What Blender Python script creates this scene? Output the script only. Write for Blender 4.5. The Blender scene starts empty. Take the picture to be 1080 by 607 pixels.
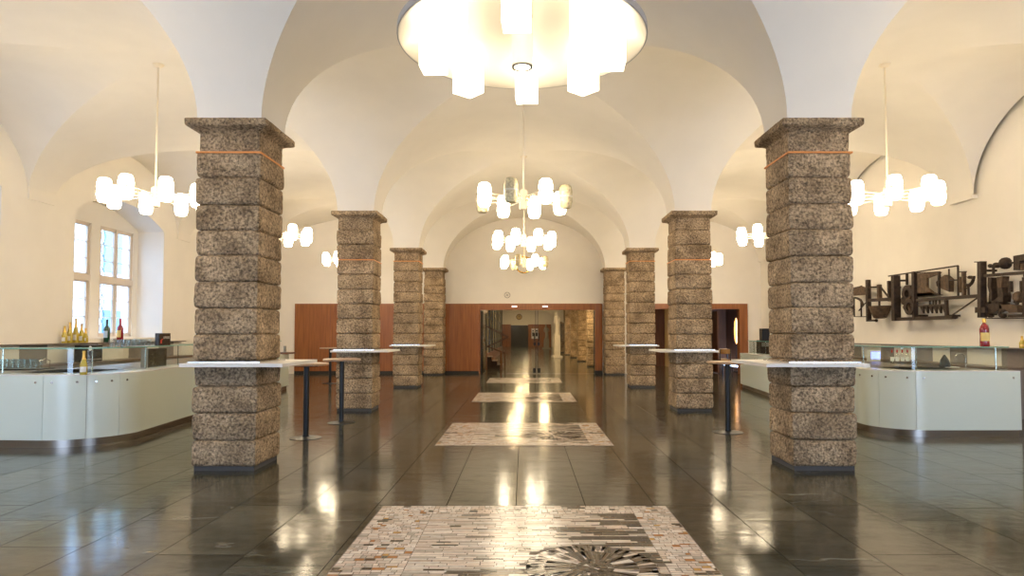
import bpy, bmesh, math, random
from mathutils import Vector, Matrix, noise

C = bpy.context.scene.collection
PI = math.pi
R = math.radians

# ------------------------------------------------------------------ camera model (image taken as 1080x607)
F = 690.0
CH = 1.436
PITCH = R(2.2)
HOR, VPX = 351.3, 553.0
CY = HOR - F * math.tan(PITCH)

def ray(px, py):
    a = (px - VPX) / F
    b = (CY - py) / F
    # camera frame: forward 1, right a, up b
    return Vector((a, math.cos(PITCH) - b * math.sin(PITCH), math.sin(PITCH) + b * math.cos(PITCH)))

def atY(px, py, Y):
    d = ray(px, py); k = Y / d.y
    return Vector((d.x * k, Y, CH + d.z * k))

def atX(px, py, X):
    d = ray(px, py); k = X / d.x
    return Vector((X, d.y * k, CH + d.z * k))

def atZ(px, py, Z):
    d = ray(px, py); k = (Z - CH) / d.z
    return Vector((d.x * k, d.y * k, Z))

cam_d = bpy.data.cameras.new('camera')
cam = bpy.data.objects.new('camera', cam_d); C.objects.link(cam)
cam.location = (0, 0, CH)
cam.rotation_euler = (R(90) + PITCH, 0, 0)
cam_d.sensor_width = 36.0
cam_d.lens = 36.0 * F / 1080
cam_d.shift_x = -(VPX - 540.0) / 1080
cam_d.shift_y = (CY - 303.5) / 1080
cam_d.clip_start = 0.05; cam_d.clip_end = 300
bpy.context.scene.camera = cam

# ------------------------------------------------------------------ materials
def newmat(name):
    m = bpy.data.materials.new(name); m.use_nodes = True
    nt = m.node_tree; b = nt.nodes['Principled BSDF']
    return m, nt, b

def simple(name, col, rough=0.5, metal=0.0, bump=0.0, bscale=40, var=0.0, vscale=6, spec=0.5, coat=0.0):
    m, nt, b = newmat(name)
    b.inputs['Base Color'].default_value = (*col, 1)
    b.inputs['Roughness'].default_value = rough
    b.inputs['Metallic'].default_value = metal
    b.inputs['Specular IOR Level'].default_value = spec
    b.inputs['Coat Weight'].default_value = coat
    b.inputs['Coat Roughness'].default_value = 0.06
    tc = nt.nodes.new('ShaderNodeTexCoord')
    n = nt.nodes.new('ShaderNodeTexNoise'); n.inputs['Scale'].default_value = vscale; n.inputs['Detail'].default_value = 5
    nt.links.new(tc.outputs['Object'], n.inputs['Vector'])
    if var > 0:
        r = nt.nodes.new('ShaderNodeValToRGB')
        r.color_ramp.elements[0].position = 0.3; r.color_ramp.elements[1].position = 0.7
        r.color_ramp.elements[0].color = (*[c * (1 - var) for c in col], 1)
        r.color_ramp.elements[1].color = (*[min(1, c * (1 + var)) for c in col], 1)
        nt.links.new(n.outputs['Fac'], r.inputs['Fac']); nt.links.new(r.outputs['Color'], b.inputs['Base Color'])
    if bump > 0:
        n2 = nt.nodes.new('ShaderNodeTexNoise'); n2.inputs['Scale'].default_value = bscale; n2.inputs['Detail'].default_value = 4
        nt.links.new(tc.outputs['Object'], n2.inputs['Vector'])
        bp = nt.nodes.new('ShaderNodeBump'); bp.inputs['Strength'].default_value = bump; bp.inputs['Distance'].default_value = 0.01
        nt.links.new(n2.outputs['Fac'], bp.inputs['Height']); nt.links.new(bp.outputs['Normal'], b.inputs['Normal'])
    return m

def emis(name, col, s):
    m, nt, b = newmat(name)
    b.inputs['Base Color'].default_value = (0.9, 0.88, 0.82, 1)
    b.inputs['Roughness'].default_value = 0.3
    b.inputs['Emission Color'].default_value = (*col, 1)
    b.inputs['Emission Strength'].default_value = s
    return m

def glassmat(name, tint=(0.93, 0.98, 0.96), rough=0.02, refl=1.0):
    m = bpy.data.materials.new(name); m.use_nodes = True
    nt = m.node_tree; nt.nodes.clear()
    o = nt.nodes.new('ShaderNodeOutputMaterial')
    t = nt.nodes.new('ShaderNodeBsdfTransparent'); t.inputs['Color'].default_value = (*tint, 1)
    g = nt.nodes.new('ShaderNodeBsdfGlossy'); g.inputs['Roughness'].default_value = rough
    lw = nt.nodes.new('ShaderNodeLayerWeight'); lw.inputs['Blend'].default_value = 0.5
    pw = nt.nodes.new('ShaderNodeMath'); pw.operation = 'POWER'; pw.inputs[1].default_value = 5.0
    fr = nt.nodes.new('ShaderNodeMath'); fr.operation = 'MULTIPLY_ADD'; fr.inputs[1].default_value = 0.9; fr.inputs[2].default_value = 0.04
    nt.links.new(lw.outputs['Facing'], pw.inputs[0]); nt.links.new(pw.outputs[0], fr.inputs[0])
    mu = nt.nodes.new('ShaderNodeMath'); mu.operation = 'MULTIPLY'; mu.inputs[1].default_value = refl
    mx = nt.nodes.new('ShaderNodeMixShader')
    nt.links.new(fr.outputs[0], mu.inputs[0]); nt.links.new(mu.outputs[0], mx.inputs[0])
    nt.links.new(t.outputs[0], mx.inputs[1]); nt.links.new(g.outputs[0], mx.inputs[2])
    nt.links.new(mx.outputs[0], o.inputs['Surface'])
    return m

def woodmat(name, c1, c2, scale=3.0, rough=0.35, axis='Z'):
    m, nt, b = newmat(name)
    tc = nt.nodes.new('ShaderNodeTexCoord'); mp = nt.nodes.new('ShaderNodeMapping')
    s = {'Z': (9, 9, 0.5), 'X': (0.5, 9, 9), 'Y': (9, 0.5, 9)}[axis]
    mp.inputs['Scale'].default_value = s
    n = nt.nodes.new('ShaderNodeTexNoise'); n.inputs['Scale'].default_value = scale; n.inputs['Detail'].default_value = 8
    n.inputs['Distortion'].default_value = 0.4
    r = nt.nodes.new('ShaderNodeValToRGB')
    r.color_ramp.elements[0].position = 0.3; r.color_ramp.elements[1].position = 0.72
    r.color_ramp.elements[0].color = (*c1, 1); r.color_ramp.elements[1].color = (*c2, 1)
    nt.links.new(tc.outputs['Object'], mp.inputs['Vector']); nt.links.new(mp.outputs[0], n.inputs['Vector'])
    nt.links.new(n.outputs['Fac'], r.inputs['Fac']); nt.links.new(r.outputs[0], b.inputs['Base Color'])
    b.inputs['Roughness'].default_value = rough
    return m

def stonemat():
    m, nt, b = newmat('rough_tuff')
    N = nt.nodes.new; L = nt.links.new
    tc = N('ShaderNodeTexCoord')
    oi = N('ShaderNodeObjectInfo')
    add = N('ShaderNodeVectorMath'); add.operation = 'ADD'
    geo = N('ShaderNodeNewGeometry')
    L(geo.outputs['Position'], add.inputs[0])
    big = N('ShaderNodeTexNoise'); big.inputs['Scale'].default_value = 3.2; big.inputs['Detail'].default_value = 6
    fine = N('ShaderNodeTexNoise'); fine.inputs['Scale'].default_value = 38; fine.inputs['Detail'].default_value = 5; fine.inputs['Roughness'].default_value = 0.7
    vor = N('ShaderNodeTexVoronoi'); vor.inputs['Scale'].default_value = 42
    pit = N('ShaderNodeTexNoise'); pit.inputs['Scale'].default_value = 16; pit.inputs['Detail'].default_value = 3
    for n in (big, fine, vor, pit):
        L(add.outputs[0], n.inputs['Vector'])
    r1 = N('ShaderNodeValToRGB')
    e = r1.color_ramp.elements
    e[0].position = 0.3; e[0].color = (0.225, 0.16, 0.10, 1)
    e[1].position = 0.72; e[1].color = (0.54, 0.41, 0.275, 1)
    L(big.outputs['Fac'], r1.inputs['Fac'])
    r2 = N('ShaderNodeValToRGB')
    e = r2.color_ramp.elements
    e[0].position = 0.36; e[0].color = (0.16, 0.15, 0.14, 1)
    e[1].position = 0.62; e[1].color = (1.5, 1.43, 1.32, 1)
    L(fine.outputs['Fac'], r2.inputs['Fac'])
    mx = N('ShaderNodeMix'); mx.data_type = 'RGBA'; mx.blend_type = 'MULTIPLY'; mx.inputs['Factor'].default_value = 0.85
    L(r1.outputs[0], mx.inputs['A']); L(r2.outputs[0], mx.inputs['B'])
    r3 = N('ShaderNodeValToRGB')
    e = r3.color_ramp.elements
    e[0].position = 0.24; e[0].color = (0.22, 0.2, 0.18, 1)
    e[1].position = 0.38; e[1].color = (1, 1, 1, 1)
    L(pit.outputs['Fac'], r3.inputs['Fac'])
    mx2 = N('ShaderNodeMix'); mx2.data_type = 'RGBA'; mx2.blend_type = 'MULTIPLY'; mx2.inputs['Factor'].default_value = 0.8
    L(mx.outputs['Result'], mx2.inputs['A']); L(r3.outputs[0], mx2.inputs['B'])
    L(mx2.outputs['Result'], b.inputs['Base Color'])
    b.inputs['Roughness'].default_value = 0.9
    b.inputs['Specular IOR Level'].default_value = 0.2
    h = N('ShaderNodeMath'); h.operation = 'ADD'
    L(fine.outputs['Fac'], h.inputs[0]); L(vor.outputs['Distance'], h.inputs[1])
    bp = N('ShaderNodeBump'); bp.inputs['Strength'].default_value = 0.9; bp.inputs['Distance'].default_value = 0.012
    L(h.outputs[0], bp.inputs['Height']); L(bp.outputs['Normal'], b.inputs['Normal'])
    return m

def floormat():
    m, nt, b = newmat('polished_slate')
    N = nt.nodes.new; L = nt.links.new
    geo = N('ShaderNodeNewGeometry')
    mp = N('ShaderNodeMapping'); mp.inputs['Rotation'].default_value = (0, 0, R(90)); mp.inputs['Location'].default_value = (0.2, 0.07, 0)
    L(geo.outputs['Position'], mp.inputs['Vector'])
    br = N('ShaderNodeTexBrick')
    br.inputs['Scale'].default_value = 1.0
    br.inputs['Brick Width'].default_value = 1.22; br.inputs['Row Height'].default_value = 0.58
    br.inputs['Mortar Size'].default_value = 0.0028; br.inputs['Mortar Smooth'].default_value = 0.1
    br.inputs['Color1'].default_value = (0.0, 0, 0, 1); br.inputs['Color2'].default_value = (1, 1, 1, 1)
    br.inputs['Bias'].default_value = 0.0
    br.offset = 0.37; br.offset_frequency = 2; br.squash = 0.8; br.squash_frequency = 3
    L(mp.outputs[0], br.inputs['Vector'])
    big = N('ShaderNodeTexNoise'); big.inputs['Scale'].default_value = 2.6; big.inputs['Detail'].default_value = 12; big.inputs['Roughness'].default_value = 0.68; big.inputs['Distortion'].default_value = 0.5
    # every slab is cut differently: shift the pattern by the slab's own tone
    sc_ = N('ShaderNodeVectorMath'); sc_.operation = 'SCALE'; sc_.inputs['Scale'].default_value = 7.0
    L(br.outputs['Color'], sc_.inputs[0])
    ms = N('ShaderNodeMapping'); ms.inputs['Scale'].default_value = (0.55, 1.5, 1); ms.inputs['Rotation'].default_value = (0, 0, 0.35)
    L(geo.outputs['Position'], ms.inputs['Vector'])
    ad = N('ShaderNodeVectorMath'); ad.operation = 'ADD'; L(ms.outputs[0], ad.inputs[0]); L(sc_.outputs[0], ad.inputs[1])
    L(ad.outputs[0], big.inputs['Vector'])
    r = N('ShaderNodeValToRGB')
    e = r.color_ramp.elements
    e[0].position = 0.3; e[0].color = (0.014, 0.016, 0.012, 1)
    e[1].position = 0.75; e[1].color = (0.11, 0.107, 0.078, 1)
    L(big.outputs['Fac'], r.inputs['Fac'])
    # tile-by-tile tone
    mr = N('ShaderNodeMapRange'); mr.inputs['To Min'].default_value = 0.6; mr.inputs['To Max'].default_value = 1.45
    L(br.outputs['Color'], mr.inputs['Value'])
    mx = N('ShaderNodeMix'); mx.data_type = 'RGBA'; mx.blend_type = 'MULTIPLY'; mx.inputs['Factor'].default_value = 1
    L(r.outputs[0], mx.inputs['A']); L(mr.outputs[0], mx.inputs['B'])
    # pale veins
    ve = N('ShaderNodeTexNoise'); ve.inputs['Scale'].default_value = 0.55; ve.inputs['Detail'].default_value = 5; ve.inputs['Distortion'].default_value = 0.35
    L(ad.outputs[0], ve.inputs['Vector'])
    s = N('ShaderNodeMath'); s.operation = 'SUBTRACT'; s.inputs[1].default_value = 0.5; L(ve.outputs['Fac'], s.inputs[0])
    a = N('ShaderNodeMath'); a.operation = 'ABSOLUTE'; L(s.outputs[0], a.inputs[0])
    rv = N('ShaderNodeValToRGB'); rv.color_ramp.elements[0].position = 0.0; rv.color_ramp.elements[0].color = (0.8, 0.8, 0.8, 1)
    rv.color_ramp.elements[1].position = 0.006; rv.color_ramp.elements[1].color = (0, 0, 0, 1)
    L(a.outputs[0], rv.inputs['Fac'])
    gate = N('ShaderNodeTexNoise'); gate.inputs['Scale'].default_value = 0.7
    L(geo.outputs['Position'], gate.inputs['Vector'])
    rg = N('ShaderNodeValToRGB'); rg.color_ramp.elements[0].position = 0.52; rg.color_ramp.elements[1].position = 0.66
    L(gate.outputs['Fac'], rg.inputs['Fac'])
    vm = N('ShaderNodeMath'); vm.operation = 'MULTIPLY'; L(rv.outputs[0], vm.inputs[0]); L(rg.outputs[0], vm.inputs[1])
    mv = N('ShaderNodeMix'); mv.data_type = 'RGBA'; mv.inputs['B'].default_value = (0.34, 0.32, 0.27, 1)
    L(vm.outputs[0], mv.inputs['Factor']); L(mx.outputs['Result'], mv.inputs['A'])
    mj = N('ShaderNodeMix'); mj.data_type = 'RGBA'; mj.inputs['B'].default_value = (0.015, 0.014, 0.012, 1)
    L(br.outputs['Fac'], mj.inputs['Factor']); L(mv.outputs['Result'], mj.inputs['A'])
    L(mj.outputs['Result'], b.inputs['Base Color'])
    rr = N('ShaderNodeMapRange'); rr.inputs['To Min'].default_value = 0.06; rr.inputs['To Max'].default_value = 0.20
    L(big.outputs['Fac'], rr.inputs['Value'])
    rj = N('ShaderNodeMath'); rj.operation = 'MULTIPLY_ADD'; rj.inputs[1].default_value = 0.7
    L(br.outputs['Fac'], rj.inputs[0]); L(rr.outputs[0], rj.inputs[2])
    L(rj.outputs[0], b.inputs['Roughness'])
    fs = N('ShaderNodeTexNoise'); fs.inputs['Scale'].default_value = 7.0; fs.inputs['Detail'].default_value = 10; fs.inputs['Roughness'].default_value = 0.7
    L(ad.outputs[0], fs.inputs['Vector'])
    sr = N('ShaderNodeMapRange'); sr.inputs['From Min'].default_value = 0.3; sr.inputs['From Max'].default_value = 0.7
    sr.inputs['To Min'].default_value = 0.15; sr.inputs['To Max'].default_value = 1.0
    L(fs.outputs['Fac'], sr.inputs['Value'])
    inv = N('ShaderNodeMath'); inv.operation = 'SUBTRACT'; inv.inputs[0].default_value = 1.0; L(br.outputs['Fac'], inv.inputs[1])
    sm = N('ShaderNodeMath'); sm.operation = 'MULTIPLY'; L(sr.outputs[0], sm.inputs[0]); L(inv.outputs[0], sm.inputs[1])
    L(sm.outputs[0], b.inputs['Specular IOR Level'])
    n3 = N('ShaderNodeTexNoise'); n3.inputs['Scale'].default_value = 9; n3.inputs['Detail'].default_value = 7
    L(geo.outputs['Position'], n3.inputs['Vector'])
    bp = N('ShaderNodeBump'); bp.inputs['Strength'].default_value = 0.12; bp.inputs['Distance'].default_value = 0.01
    L(n3.outputs['Fac'], bp.inputs['Height'])
    L(bp.outputs['Normal'], b.inputs['Normal'])
    return m

def tesseramat():
    m, nt, b = newmat('marble_tesserae')
    N = nt.nodes.new; L = nt.links.new
    at = N('ShaderNodeAttribute'); at.attribute_name = 'Col'
    geo = N('ShaderNodeNewGeometry')
    n = N('ShaderNodeTexNoise'); n.inputs['Scale'].default_value = 25; n.inputs['Detail'].default_value = 5
    L(geo.outputs['Position'], n.inputs['Vector'])
    mr = N('ShaderNodeMapRange'); mr.inputs['To Min'].default_value = 0.7; mr.inputs['To Max'].default_value = 1.25
    L(n.outputs['Fac'], mr.inputs['Value'])
    mx = N('ShaderNodeMix'); mx.data_type = 'RGBA'; mx.blend_type = 'MULTIPLY'; mx.inputs['Factor'].default_value = 1
    L(at.outputs['Color'], mx.inputs['A']); L(mr.outputs[0], mx.inputs['B'])
    L(mx.outputs['Result'], b.inputs['Base Color'])
    b.inputs['Roughness'].default_value = 0.2
    return m

M = {}
M['plaster'] = simple('cream_plaster', (0.84, 0.79, 0.71), 0.85, bump=0.05, bscale=30, var=0.02, vscale=2)
M['stone'] = stonemat()
M['floor'] = floormat()
M['tess'] = tesseramat()
M['grout'] = simple('grout', (0.17, 0.13, 0.1), 0.6)
M['orange'] = simple('orange_strip', (0.75, 0.28, 0.06), 0.45)
M['joint'] = simple('dark_mortar', (0.07, 0.065, 0.065), 0.9)
M['shelf'] = simple('white_laminate', (0.78, 0.74, 0.68), 0.45)
M['black'] = simple('black_metal', (0.012, 0.012, 0.014), 0.35, 0.3)
M['steel'] = simple('brushed_steel', (0.55, 0.54, 0.52), 0.22, 1.0, var=0.05)
M['birch'] = woodmat('pale_table_wood', (0.36, 0.22, 0.13), (0.55, 0.38, 0.24), 3, 0.35, 'X')
M['wood'] = woodmat('cherry_veneer', (0.21, 0.064, 0.014), (0.35, 0.125, 0.030), 2.2, 0.4)
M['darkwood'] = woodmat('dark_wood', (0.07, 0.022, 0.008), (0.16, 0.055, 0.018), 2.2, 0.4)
M['plinth'] = simple('black_plinth', (0.02, 0.018, 0.016), 0.5)
M['barpanel'] = simple('back_painted_glass', (0.70, 0.77, 0.70), 0.4, coat=0.45)
M['bartop'] = simple('white_bar_top', (0.78, 0.78, 0.76), 0.25, coat=0.3)
M['worktop'] = simple('brown_worktop', (0.16, 0.115, 0.09), 0.35, var=0.2, vscale=15)
M['greypanel'] = simple('grey_back_panel', (0.22, 0.19, 0.175), 0.45, var=0.08, vscale=20)
M['lightpanel'] = simple('light_back_panel', (0.74, 0.68, 0.6), 0.45)
M['glass'] = glassmat('clear_glass', (0.93, 0.985, 0.965))
M['glassedge'] = simple('green_glass_edge', (0.16, 0.42, 0.36), 0.15)
M['pane'] = glassmat('window_pane', (0.95, 0.98, 1.0))
M['doorglass'] = glassmat('door_glass', (0.9, 0.9, 0.86), 0.01, 0.7)
M['lampglass'] = emis('lit_opal_glass', (1.0, 0.82, 0.56), 27.0)
M['dishlamp'] = emis('lit_square_opal_glass', (1.0, 0.84, 0.6), 5.5)
M['dimglass'] = simple('unlit_ribbed_glass', (0.85, 0.66, 0.40), 0.25, bump=0.8, bscale=60, var=0.35, vscale=30)
M['lampmetal'] = simple('cream_lamp_metal', (0.85, 0.76, 0.6), 0.4)
M['discwhite'] = simple('white_enamel', (0.85, 0.8, 0.7), 0.35)
M['discrim'] = simple('grey_rim_metal', (0.42, 0.42, 0.45), 0.35, 0.5)
M['kick'] = simple('dark_kick_steel', (0.26, 0.23, 0.2), 0.28, 1.0)
M['brass'] = simple('brass', (0.75, 0.5, 0.16), 0.25, 1.0)
M['iron'] = simple('rusty_iron', (0.042, 0.026, 0.018), 0.6, 0.45, bump=0.7, bscale=45, var=0.5, vscale=14)
M['iron2'] = simple('brown_rust_plate', (0.10, 0.062, 0.037), 0.7, 0.25, bump=0.7, bscale=45, var=0.45, vscale=14)
M['frame'] = simple('cream_window_paint', (0.72, 0.62, 0.52), 0.5)
M['grille'] = simple('grey_blue_iron', (0.16, 0.2, 0.28), 0.5, 0.3)
M['facade'] = simple('pale_facade', (0.70, 0.78, 0.85), 0.9, var=0.1, vscale=1)
M['facadewin'] = simple('facade_window_dark', (0.16, 0.32, 0.38), 0.2)
M['greenglass'] = simple('green_bottle_glass', (0.01, 0.06, 0.03), 0.08, coat=0.6)
M['redglass'] = simple('red_bottle', (0.26, 0.008, 0.015), 0.1, coat=0.6)
M['darkglass'] = simple('dark_bottle_glass', (0.012, 0.022, 0.012), 0.08, coat=0.6)
M['goldglass'] = simple('golden_wine_bottle', (0.55, 0.42, 0.06), 0.12, coat=0.6)
M['foil'] = simple('gold_foil', (0.85, 0.55, 0.12), 0.3, 0.7, bump=0.4, bscale=80)
M['redcap'] = simple('red_cap', (0.45, 0.02, 0.02), 0.4)
M['label'] = simple('white_paper_label', (0.8, 0.78, 0.72), 0.6)
M['yellowlabel'] = simple('yellow_paper_label', (0.85, 0.62, 0.22), 0.6)
M['redink'] = simple('red_print', (0.6, 0.04, 0.02), 0.6)
M['bluelabel'] = simple('pale_blue_label', (0.5, 0.62, 0.75), 0.6)
M['tumbler'] = glassmat('thin_tumbler_glass', (0.93, 0.95, 0.95), 0.03, 1.6)
M['machine'] = simple('black_appliance', (0.018, 0.014, 0.012), 0.25)
M['beige'] = simple('taupe_side_panel', (0.34, 0.29, 0.25), 0.4)
M['white'] = simple('white_plastic', (0.8, 0.8, 0.78), 0.35)
M['print'] = simple('white_print', (0.75, 0.7, 0.66), 0.5)
M['blueglow'] = emis('blue_display', (0.15, 0.25, 1.0), 2.5)
M['marble'] = simple('pale_marble_sculpture', (0.66, 0.6, 0.52), 0.55, var=0.08, vscale=4)
M['greystone'] = simple('grey_stone_sculpture', (0.3, 0.27, 0.22), 0.7, var=0.1, vscale=4)
M['amberglow'] = emis('amber_lit_glass', (1.0, 0.42, 0.08), 3.0)
M['foyerfill'] = emis('added_foyer_fill_light', (1.0, 0.74, 0.42), 300.0)  # glow of the unseen lights added to the foyer
M['spotlens'] = emis('spotlight_lens_light', (1.0, 0.86, 0.62), 3.0)
M['roomfill'] = emis('added_room_fill_light', (1.0, 0.74, 0.42), 45.0)  # glow of the extra light added to the side room
M['pinklight'] = emis('lit_sign_face', (1.0, 0.6, 0.6), 2.2)
M['chairwood'] = woodmat('honey_chair_wood', (0.5, 0.24, 0.05), (0.7, 0.38, 0.1), 3, 0.4)

# ------------------------------------------------------------------ mesh helpers
def NB():
    return bmesh.new()

def box(bm, x0, x1, y0, y1, z0, z1, bev=0.0):
    vs = [bm.verts.new(v) for v in ((x0,y0,z0),(x1,y0,z0),(x1,y1,z0),(x0,y1,z0),(x0,y0,z1),(x1,y0,z1),(x1,y1,z1),(x0,y1,z1))]
    fs = [bm.faces.new([vs[i] for i in q]) for q in ((3,2,1,0),(4,5,6,7),(0,1,5,4),(1,2,6,5),(2,3,7,6),(3,0,4,7))]
    if bev > 0:
        es = list({e for f in fs for e in f.edges})
        bmesh.ops.bevel(bm, geom=es, offset=bev, segments=2, profile=0.6, affect='EDGES')
    return fs

def lathe(bm, prof, n=24, c=(0, 0, 0), caps=True, axis='Z'):
    rings = []
    cx, cy, cz = c
    for r, z in prof:
        if axis == 'Z':
            rings.append([bm.verts.new((cx + r*math.cos(2*PI*i/n), cy + r*math.sin(2*PI*i/n), cz + z)) for i in range(n)])
        elif axis == 'X':
            rings.append([bm.verts.new((cx + z, cy + r*math.cos(2*PI*i/n), cz + r*math.sin(2*PI*i/n))) for i in range(n)])
        else:
            rings.append([bm.verts.new((cx + r*math.cos(2*PI*i/n), cy - z, cz + r*math.sin(2*PI*i/n))) for i in range(n)])
    for a, b in zip(rings, rings[1:]):
        for i in range(n):
            bm.faces.new((a[i], a[(i+1)%n], b[(i+1)%n], b[i]))
    if caps:
        bm.faces.new(rings[0][::-1]); bm.faces.new(rings[-1])

def bar(bm, p, q, w, d=None, up=None):
    """square bar from p to q, section w x d"""
    p = Vector(p); q = Vector(q); d = d or w
    t = (q - p).normalized()
    u = Vector(up) if up else (Vector((0,0,1)) if abs(t.z) < 0.9 else Vector((1,0,0)))
    s = t.cross(u).normalized(); u = s.cross(t).normalized()
    a = [bm.verts.new(p + s*sx*w/2 + u*sy*d/2) for sx, sy in ((-1,-1),(1,-1),(1,1),(-1,1))]
    b = [bm.verts.new(q + s*sx*w/2 + u*sy*d/2) for sx, sy in ((-1,-1),(1,-1),(1,1),(-1,1))]
    for i in range(4):
        bm.faces.new((a[i], a[(i+1)%4], b[(i+1)%4], b[i]))
    bm.faces.new(a[::-1]); bm.faces.new(b)

def tube(bm, pts, r, n=10, closed=False):
    pts = [Vector(p) for p in pts]
    rings = []
    N = len(pts)
    for i, p in enumerate(pts):
        a = pts[(i-1) % N] if (closed or i > 0) else p
        b = pts[(i+1) % N] if (closed or i < N-1) else p
        t = (b - a).normalized()
        u = Vector((0,0,1)) if abs(t.z) < 0.95 else Vector((1,0,0))
        s = t.cross(u).normalized(); u = s.cross(t)
        rr = r[i] if isinstance(r, (list, tuple)) else r
        rings.append([bm.verts.new(p + rr*(math.cos(2*PI*k/n)*s + math.sin(2*PI*k/n)*u)) for k in range(n)])
    pr = list(zip(rings, rings[1:])) + ([(rings[-1], rings[0])] if closed else [])
    for a, b in pr:
        for k in range(n):
            bm.faces.new((a[k], a[(k+1)%n], b[(k+1)%n], b[k]))
    if not closed:
        bm.faces.new(rings[0][::-1]); bm.faces.new(rings[-1])

def prism(bm, poly, off):
    """extrude a closed 3-D polygon by vector off"""
    off = Vector(off)
    a = [bm.verts.new(Vector(p)) for p in poly]
    b = [bm.verts.new(Vector(p) + off) for p in poly]
    n = len(a)
    for i in range(n):
        bm.faces.new((a[i], a[(i+1)%n], b[(i+1)%n], b[i]))
    bm.faces.new(a[::-1]); bm.faces.new(b)

def obj(name, bm, mat, parent=None, smooth=0, loc=None):
    bmesh.ops.recalc_face_normals(bm, faces=bm.faces)
    me = bpy.data.meshes.new(name)
    bm.to_mesh(me); bm.free()
    if isinstance(mat, (list, tuple)):
        for m_ in mat: me.materials.append(m_)
    else:
        me.materials.append(mat)
    if smooth:
        me.polygons.foreach_set('use_smooth', [True]*len(me.polygons))
        me.set_sharp_from_angle(angle=R(smooth))
    o = bpy.data.objects.new(name, me); C.objects.link(o)
    if parent: o.parent = parent
    if loc: o.location = loc
    return o

def tag(o, label, cat, group=None, kind=None):
    o['label'] = label; o['category'] = cat
    if group: o['group'] = group
    if kind: o['kind'] = kind
    return o

def thing(name, label, cat, loc=(0,0,0), rz=0, group=None):
    o = bpy.data.objects.new(name, None); C.objects.link(o)
    o.empty_display_size = 0.1
    o.location = loc; o.rotation_euler = (0, 0, rz)
    return tag(o, label, cat, group)

def struct(name, bm, mat, smooth=0, label=None, cat=None, parent=None):
    o = obj(name, bm, mat, parent, smooth)
    if not parent:
        o['kind'] = 'structure'
        if label: o['label'] = label
        if cat: o['category'] = cat
    return o

def copy_tree(o, parent=None):
    c = o.copy(); C.objects.link(c); c.parent = parent
    for ch in list(o.children):
        copy_tree(ch, c)
    return c

def dup(o, loc, label, rz=None):
    c = copy_tree(o); c.location = loc; c['label'] = label
    if rz is not None: c.rotation_euler = (0, 0, rz)
    return c

# ------------------------------------------------------------------ plan of the hall
WL, WR = -9.25, 8.45          # side walls
PI0, PO0 = 2.80, 3.48         # pillar inner / outer faces
ROWS = [1.64, 6.88, 12.10, 17.35, 22.60]
PD = 0.67
YB = 23.32                    # end wall
YF = -3.2                     # wall behind the camera
ZP = 3.70                     # pillar top, springing
ZC = 5.58                     # vault crown
ZTOP = 6.1

# ---- floor
bm = NB(); box(bm, WL-0.8, WR+0.6, YF-0.3, 76, -0.3, 0)
struct('floor', bm, M['floor'], label='dark green-grey polished stone slab floor of the hall', cat='floor')

# ---- vaulted ceiling
XB = [(WL, -5.62, -PO0), (-PI0, 0.0, PI0), (PO0, 5.62, WR-0.08)]   # start, crown, end
def zs_at(x):
    if x < -PO0: return ZP + 0.28*min(1, (-PO0-x)/(-PO0-WL))
    if x > PO0: return ZP + 0.28*min(1, (x-PO0)/(WR-PO0))
    return ZP
def xparam(bay, s):
    a, c, b = bay
    return c + (b-c)*math.sin(PI/2*s) if s >= 0 else c + (c-a)*math.sin(PI/2*s)
YBAYS = []
for i in range(len(ROWS)-1):
    YBAYS.append((ROWS[i]+PD, ROWS[i+1]))
YBAYS.insert(0, (YF, ROWS[0]))
vb = NB()
NG = 44
def grid(xs, ys, zf):
    vv = [[vb.verts.new((x, y, zf(i, j, x, y))) for j, y in enumerate(ys)] for i, x in enumerate(xs)]
    for i in range(len(xs)-1):
        for j in range(len(ys)-1):
            yield vv[i][j], vv[i+1][j], vv[i+1][j+1], vv[i][j+1], i, j
S = [-1 + 2*i/NG for i in range(NG+1)]
for bay in XB:
    xs = [xparam(bay, s) for s in S]
    for (y0, y1) in YBAYS:
        ys = [(y0+y1)/2 + (y1-y0)/2*math.sin(PI/2*t) for t in S]
        def zf(i, j, x, y):
            z0 = zs_at(x)
            return z0 + (ZC-z0)*math.cos(PI/2*min(abs(S[i]), abs(S[j])))
        for a, b, c, d, i, j in grid(xs, ys, zf):
            # split quads along the groin
            if (i == j):
                vb.faces.new((a, b, c)); vb.faces.new((a, c, d))
            elif (i + j == NG-1):
                vb.faces.new((a, b, d)); vb.faces.new((b, c, d))
            else:
                vb.faces.new((a, b, c, d))
    # transverse arches over the pillar rows and the last strip to the end wall
    for (y0, y1) in [(r, r+PD) for r in ROWS]:
        y1 = YB + 0.05 if y1 > 23 else y1
        def zf2(i, j, x, y):
            z0 = zs_at(x)
            return z0 + (ZC-z0)*math.cos(PI/2*abs(S[i]))
        for a, b, c, d, i, j in grid(xs, [y0, y1], zf2):
            vb.faces.new((a, b, c, d))
for sx in (-1, 1):
    x0, x1 = (PI0, PO0) if sx > 0 else (-PO0, -PI0)
    for (y0, y1) in YBAYS:
        ys = [(y0+y1)/2 + (y1-y0)/2*math.sin(PI/2*t) for t in S]
        for a, b, c, d, i, j in grid([x0, x1], ys, lambda i, j, x, y: ZP + (ZC-ZP)*math.cos(PI/2*abs(S[j]))):
            vb.faces.new((a, b, c, d))
    for r in ROWS:
        for a, b, c, d, i, j in grid([x0, x1], [r, r+PD], lambda i, j, x, y: ZP+0.001):
            vb.faces.new((a, b, c, d))
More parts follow.
